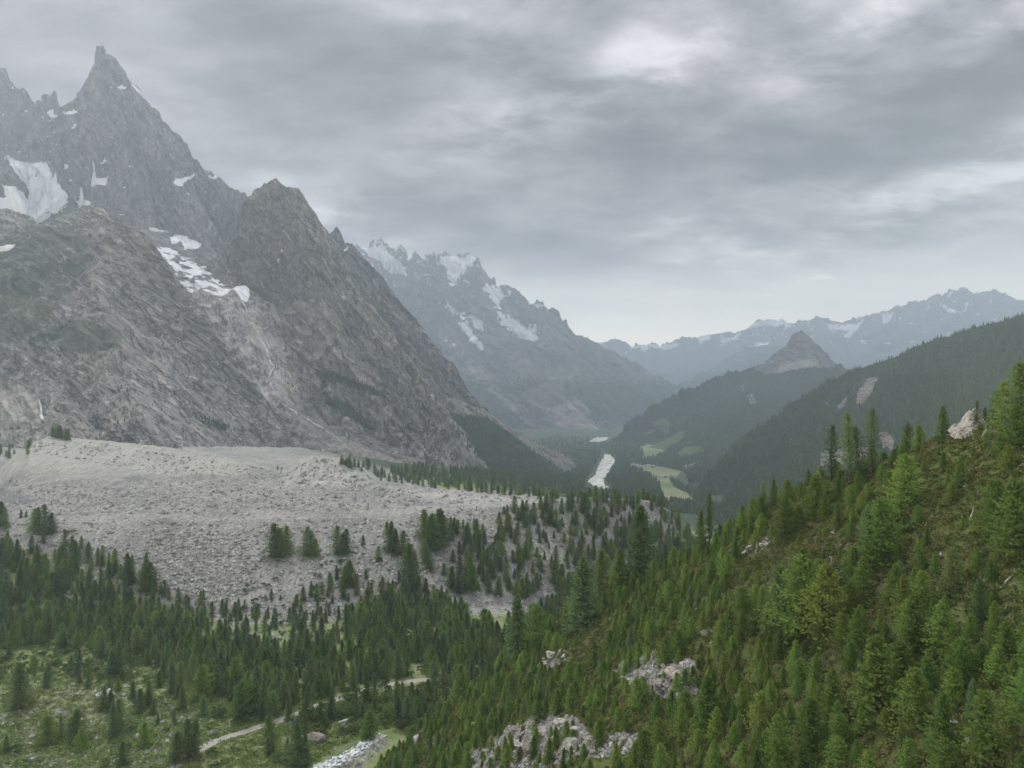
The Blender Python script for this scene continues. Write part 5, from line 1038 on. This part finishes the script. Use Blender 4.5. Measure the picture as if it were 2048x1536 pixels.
for n_, (px, py, hp, ln, lab) in enumerate(SNAG):
    h = hit(px, py, [BH])
    if h is None: continue
    H = hp * h.y / FPX; e = bpy.data.objects.new('dead_tree', None); COL.objects.link(e); e.location = h; e.rotation_euler = (0, ln, RNG.uniform(-.6, .6)); e.empty_display_size = .4
    tag(e, lab, 'dead tree', 'bleached snags on the slope')
    mesh_obj('trunk', *stick((0, 0, -.3), (0, 0, H), .05 * H + .07, .05, seed=n_), [M_DEAD], smooth=True, parent=e)
    for b_ in range(2):
        a = RNG.uniform(0, 6.28); z = H * RNG.uniform(.45, .8)
        mesh_obj('branch', *stick((0, 0, z), (math.cos(a) * H * .3, math.sin(a) * H * .3, z + H * .18), .035, .012, k=5, n=4, seed=n_ * 7 + b_), [M_DEAD], smooth=True, parent=e)
LOGS = [(1850, 1232, 36, .6, 'long pale fallen trunk lying across the lower right heath'), (2020, 1160, 40, -.1, 'fallen white log at the right edge of the heath'), (1960, 1172, 34, .3, 'fallen branching log below the bleached snag'), (1845, 1130, 30, .9, 'thin pale fallen stem above the dark stumps'), (1830, 1255, 20, -.1, 'short fallen white branch at the lower heath'), (1375, 1360, 34, 1.2, 'dead stem lying against the grey ledges'), (1575, 1190, 26, .4, 'grey fallen branch in the brown heath'), (70, 1402, 26, -.6, 'fallen grey log in the stony meadow'), (1690, 1142, 24, .2, 'low pale fallen branch in the heath clearing')]
for n_, (px, py, lp, ang, lab) in enumerate(LOGS):
    t = BG if px < 300 else BH; h = hit(px, py, [t])
    if h is None: continue
    L = lp * h.y / FPX; dx_, dy_ = math.cos(ang) * L / 2, -math.sin(ang) * L / 2
    z0, z1 = down(h.x - dx_, h.y - dy_, t), down(h.x + dx_, h.y + dy_, t)
    e = bpy.data.objects.new('fallen_log', None); COL.objects.link(e); e.location = (h.x, h.y, h.z); e.empty_display_size = .4; tag(e, lab, 'log', 'fallen dead wood')
    a, b_ = (-dx_, -dy_, z0 - h.z + .3), (dx_, dy_, z1 - h.z + .35)
    mesh_obj('trunk', *stick(a, b_, .17, .06, n=7, wob=.02, seed=n_ + 50), [M_DEAD], smooth=True, parent=e)
    mesh_obj('branch', *stick(tuple(v * .4 for v in b_), (b_[0] * .5 + .3, b_[1] * .5 + .5, b_[2] * .5 + .9), .05, .02, k=5, n=4, seed=n_ + 80), [M_DEAD], smooth=True, parent=e)
# loose stones, too many to count
def stones(n, poly, tree, lo, hi, pw=2.5, ymax=1e9):
    xs = [p[0] for p in poly]; ys = [p[1] for p in poly]; X = RNG.uniform(min(xs), max(xs), n * 3); Y = RNG.uniform(min(ys), max(ys), n * 3); m = polymask(X, Y, poly, .5) > .5; out = []
    for x, y in zip(X[m][:n], Y[m][:n]):
        h = hit(x, y, [tree])
        if h is not None and h.y < ymax: out.append((h.x, h.y, h.z, lo + (hi - lo) * RNG.random() ** pw))
    return out
ST = stones(6500, [(-100, 1010), (0, 1000), (700, 1000), (1100, 1000), (1180, 1060), (1100, 1230), (900, 1250), (700, 1250), (560, 1290), (300, 1240), (-100, 1150)], BG, .35, 2.6, 3.0)
ST += stones(2200, [(-100, 990), (0, 960), (560, 960), (800, 970), (1100, 998), (700, 1020), (-100, 1030)], BG, .6, 3.4, 3) + stones(900, [(40, 900), (100, 872), (540, 938), (600, 925), (640, 910), (720, 930), (750, 968), (300, 945)], BG, .8, 3.0, 3)
ST += stones(1500, [(300, 1060), (480, 1060), (520, 1180), (420, 1220), (290, 1150)], BG, .5, 2.3, 2.2)
ST += stones(4200, [(-60, 1360), (200, 1370), (480, 1440), (330, 1560), (-60, 1560)], BG, .22, 1.4, 3.) + stones(500, [(100, 1240), (340, 1240), (400, 1400), (150, 1400)], BG, .3, 1.4, 2.5) + stones(350, [(560, 1440), (740, 1440), (700, 1520), (560, 1520)], BG, .2, .9, 2.5)
ST += stones(420, [(640, 1536), (700, 1500), (760, 1470), (780, 1485), (720, 1540)], BG, .4, 1.3, 2)
for poly, n in [([(1240, 1340), (1290, 1312), (1400, 1325), (1395, 1390), (1340, 1402), (1250, 1378)], 420), ([(940, 1510), (1000, 1460), (1080, 1432), (1190, 1470), (1270, 1462), (1275, 1500), (1080, 1545), (940, 1545)], 900), ([(1075, 1335), (1125, 1300), (1135, 1322), (1090, 1348)], 90), ([(1480, 1108), (1545, 1078), (1530, 1100)], 40), ([(800, 1500), (860, 1450), (880, 1490)], 90), ([(700, 1536), (2048, 1536), (2048, 900), (1100, 1300)], 250)]:
    ST += stones(n, poly, BH, .12, .9, 2.2)
PA = np.array(ST, np.float32); n = len(PA)
base = np.array([(1, 0, -.1), (.2, 1, .05), (-.9, .5, 0), (-.7, -.8, .1), (.45, -.9, 0), (.25, .15, .8), (-.3, -.1, .6)], np.float32)
bf = np.array([(0, 1, 5), (1, 2, 6), (1, 6, 5), (2, 3, 6), (3, 4, 6), (4, 5, 6), (4, 0, 5)])
V = base[None] * (1 + RNG.uniform(-.3, .3, (n, 7, 3))); a = RNG.uniform(0, 6.28, n); ca, sa = np.cos(a)[:, None], np.sin(a)[:, None]
V = np.stack([V[..., 0] * ca - V[..., 1] * sa, V[..., 0] * sa + V[..., 1] * ca, V[..., 2] - .12], -1) * PA[:, None, 3:4] + PA[:, None, :3]
tag(mesh_obj('loose_stones', V.reshape(-1, 3), (bf[None] + (np.arange(n) * 7)[:, None, None]).reshape(-1, 3), [M_RUB]), 'loose grey stones littering the moraine, meadow and slope', 'stones', kind='stuff')
# low heath tufts on the near slope, herbs in the meadow
M_TUFT = material('heath_tufts', lambda nt, b: (nt.ramp(nt.m('ADD', nt.m('MULTIPLY', nt.new('ShaderNodeObjectInfo').outputs['Random'], .4), nt.m('MULTIPLY', nt.noise(nt.pos(), .07, 4, .7), .6)), [(.25, (.08, .11, .032)), (.42, (.125, .16, .042)), (.58, (.175, .185, .058)), (.78, (.17, .13, .07))]), None))
TP = []
for s in range(4):
    v, f = bush_crown(700 + s, .55, 1.6, 110, .20); TP.append(mesh_obj('tuft', v, f, [M_TUFT], link=False))
rx = RNG.uniform(-70, 180, 52000); ry = RNG.uniform(50, 310, 52000); rz = hill_z(rx, ry); ppx, ppy = proj(rx, ry, rz); pts = []
for k in range(52000):
    if ry[k] > np.interp(rx[k], hx, hy) + 8 or not (680 < ppx[k] < 2120) or ppy[k] > 1760 or rz[k] < -148: continue
    if any(inpoly(ppx[k], ppy[k], CLEAR[c][0]) for c in (4, 5)) and RNG.random() < .85: continue
    q = RNG.uniform(.5, 1.5); pts.append(((rx[k], ry[k], rz[k] - .05), int(RNG.integers(4)), (0, 0, RNG.uniform(0, 6.28)), (q, q, q * RNG.uniform(.6, 1.3))))
scatter('heath', TP, pts, 'low heather and juniper tufts on the near slope', 'heath')
TP2 = []
M_HERB = material('meadow_herbs', lambda nt, b: (nt.ramp(nt.noise(nt.pos(), .12, 4, .8), [(.36, (.14, .20, .06)), (.5, (.20, .265, .08)), (.64, (.28, .32, .13))]), None))
for s in range(3):
    v, f = bush_crown(720 + s, .8, 2.4, 90, .32); TP2.append(mesh_obj('herb', v, f, [M_HERB], link=False))
pts = []
for x, y, z, q in stones(6000, [(-80, 1270), (330, 1300), (500, 1400), (700, 1400), (860, 1370), (980, 1400), (760, 1470), (640, 1545), (-80, 1545)], BG, .5, 1.7, 2):
    if near_line(x, y, PXY, 3.2) or near_line(x, y, RXY, 8.5): continue
    pts.append(((x, y, z - .05), int(RNG.integers(3)), (0, 0, RNG.uniform(0, 6.28)), (q, q, q * .8)))
scatter('meadow_herbs', TP2, pts, 'low herbs and shrubs of the stony meadow', 'herbs')
# ------------------------------------------------------------------ chalets in the far valley
M_WALLW = material('white_render', lambda nt, b: ((.70, .68, .64), None)); M_WOOD = material('dark_timber', lambda nt, b: ((.16, .11, .08), None)); M_ROOF = material('slate_roof', lambda nt, b: ((.30, .30, .31), None)); M_WIN = material('window_glass', lambda nt, b: ((.03, .035, .04), None), .2, .5)
def house(px, py, w, lab, mw, rot):
    h = hit(px, py, [BG, BF])
    if h is None: return
    e = bpy.data.objects.new('chalet', None); COL.objects.link(e); e.location = h; e.rotation_euler = (0, 0, rot); tag(e, lab, 'house', 'chalets in the far valley')
    d, H, rh = w * .75, w * .45, w * .3
    v = [(x, y, z) for x in (-w / 2, w / 2) for y in (-d / 2, d / 2) for z in (-2, H)] + [(-w / 2, 0, H + rh), (w / 2, 0, H + rh)]
    mesh_obj('wall', v, [(0, 4, 5, 1), (2, 3, 7, 6), (0, 1, 8, 3, 2), (4, 6, 7, 9, 5)], [mw], parent=e)
    o = w * .08; r = [(-w / 2 - o, -d / 2 - o, H - o * .8), (w / 2 + o, -d / 2 - o, H - o * .8), (w / 2 + o, 0, H + rh + .05), (-w / 2 - o, 0, H + rh + .05), (-w / 2 - o, d / 2 + o, H - o * .8), (w / 2 + o, d / 2 + o, H - o * .8)]
    r += [(x, y, z + .35) for x, y, z in r]
    mesh_obj('roof', r, [(0, 3, 2, 1), (3, 4, 5, 2), (6, 7, 8, 9), (9, 8, 11, 10), (0, 1, 7, 6), (4, 10, 11, 5), (0, 6, 9, 3), (3, 9, 10, 4), (1, 2, 8, 7), (2, 5, 11, 8)], [M_ROOF], parent=e)
    for k in (-.28, 0, .28):
        x = k * w; mesh_obj('window', [(x - .6, -d / 2 - .03, H * .4), (x + .6, -d / 2 - .03, H * .4), (x + .6, -d / 2 - .03, H * .4 + 1.4), (x - .6, -d / 2 - .03, H * .4 + 1.4), (x - .6, -d / 2 + .1, H * .4), (x + .6, -d / 2 + .1, H * .4), (x + .6, -d / 2 + .1, H * .4 + 1.4), (x - .6, -d / 2 + .1, H * .4 + 1.4)], [(0, 1, 2, 3), (0, 3, 7, 4), (1, 5, 6, 2), (3, 2, 6, 7), (0, 4, 5, 1)], [M_WIN], parent=e)
for px, py, w, lab, mw, rot in [(1264, 932, 14, 'pale chalet at the left tip of the far green meadow', M_WALLW, .2), (1273, 933, 12, 'small chalet second from the left along the far meadow', M_WALLW, -.2), (1285, 935, 13, 'chalet third from the left along the far meadow edge', M_WALLW, .4), (1297, 935, 17, 'largest white chalet in the hamlet along the far meadow', M_WALLW, 0), (1306, 935, 12, 'dark timber chalet beside the largest white one', M_WOOD, .3), (1315, 939, 15, 'chalet on the upper edge right half of the far meadow', M_WALLW, -.1), (1326, 939, 13, 'rightmost chalet on the upper edge of the far meadow', M_WALLW, .2),
    (1322, 957, 16, 'white house standing in the middle of the far meadow', M_WALLW, .1), (1330, 955, 13, 'timber barn beside the house in the middle of the far meadow', M_WOOD, .2), (1264, 922, 13, 'lone chalet in the wood above the far meadow', M_WALLW, 0), (1112, 913, 18, 'left house of the small clearing left of the riverbed', M_WALLW, .1), (1124, 913, 16, 'right house of the small clearing left of the riverbed', M_WALLW, -.3)]:
    house(px, py, w, lab, mw, rot)
# ------------------------------------------------------------------ the air
def box(name, x0, x1, y0, y1, z0, z1, mat):
    v = [(x, y, z) for x in (x0, x1) for y in (y0, y1) for z in (z0, z1)]
    return mesh_obj(name, v, [(0, 1, 3, 2), (4, 6, 7, 5), (0, 4, 5, 1), (2, 3, 7, 6), (0, 2, 6, 4), (1, 5, 7, 3)], [mat])
hm = bpy.data.materials.new('haze'); hm.use_nodes = True; hn = hm.node_tree; hn.nodes.remove(hn.nodes['Principled BSDF'])
pv = hn.nodes.new('ShaderNodeVolumePrincipled'); pv.inputs['Color'].default_value = (.70, .825, .985, 1); pv.inputs['Density'].default_value = 8.2e-5; pv.inputs['Anisotropy'].default_value = .2
hn.links.new(pv.outputs[0], hn.nodes['Material Output'].inputs['Volume'])
haze = box('haze', -32000, 32000, -1500, 20500, -560, 2110, hm); tag(haze, kind='stuff')
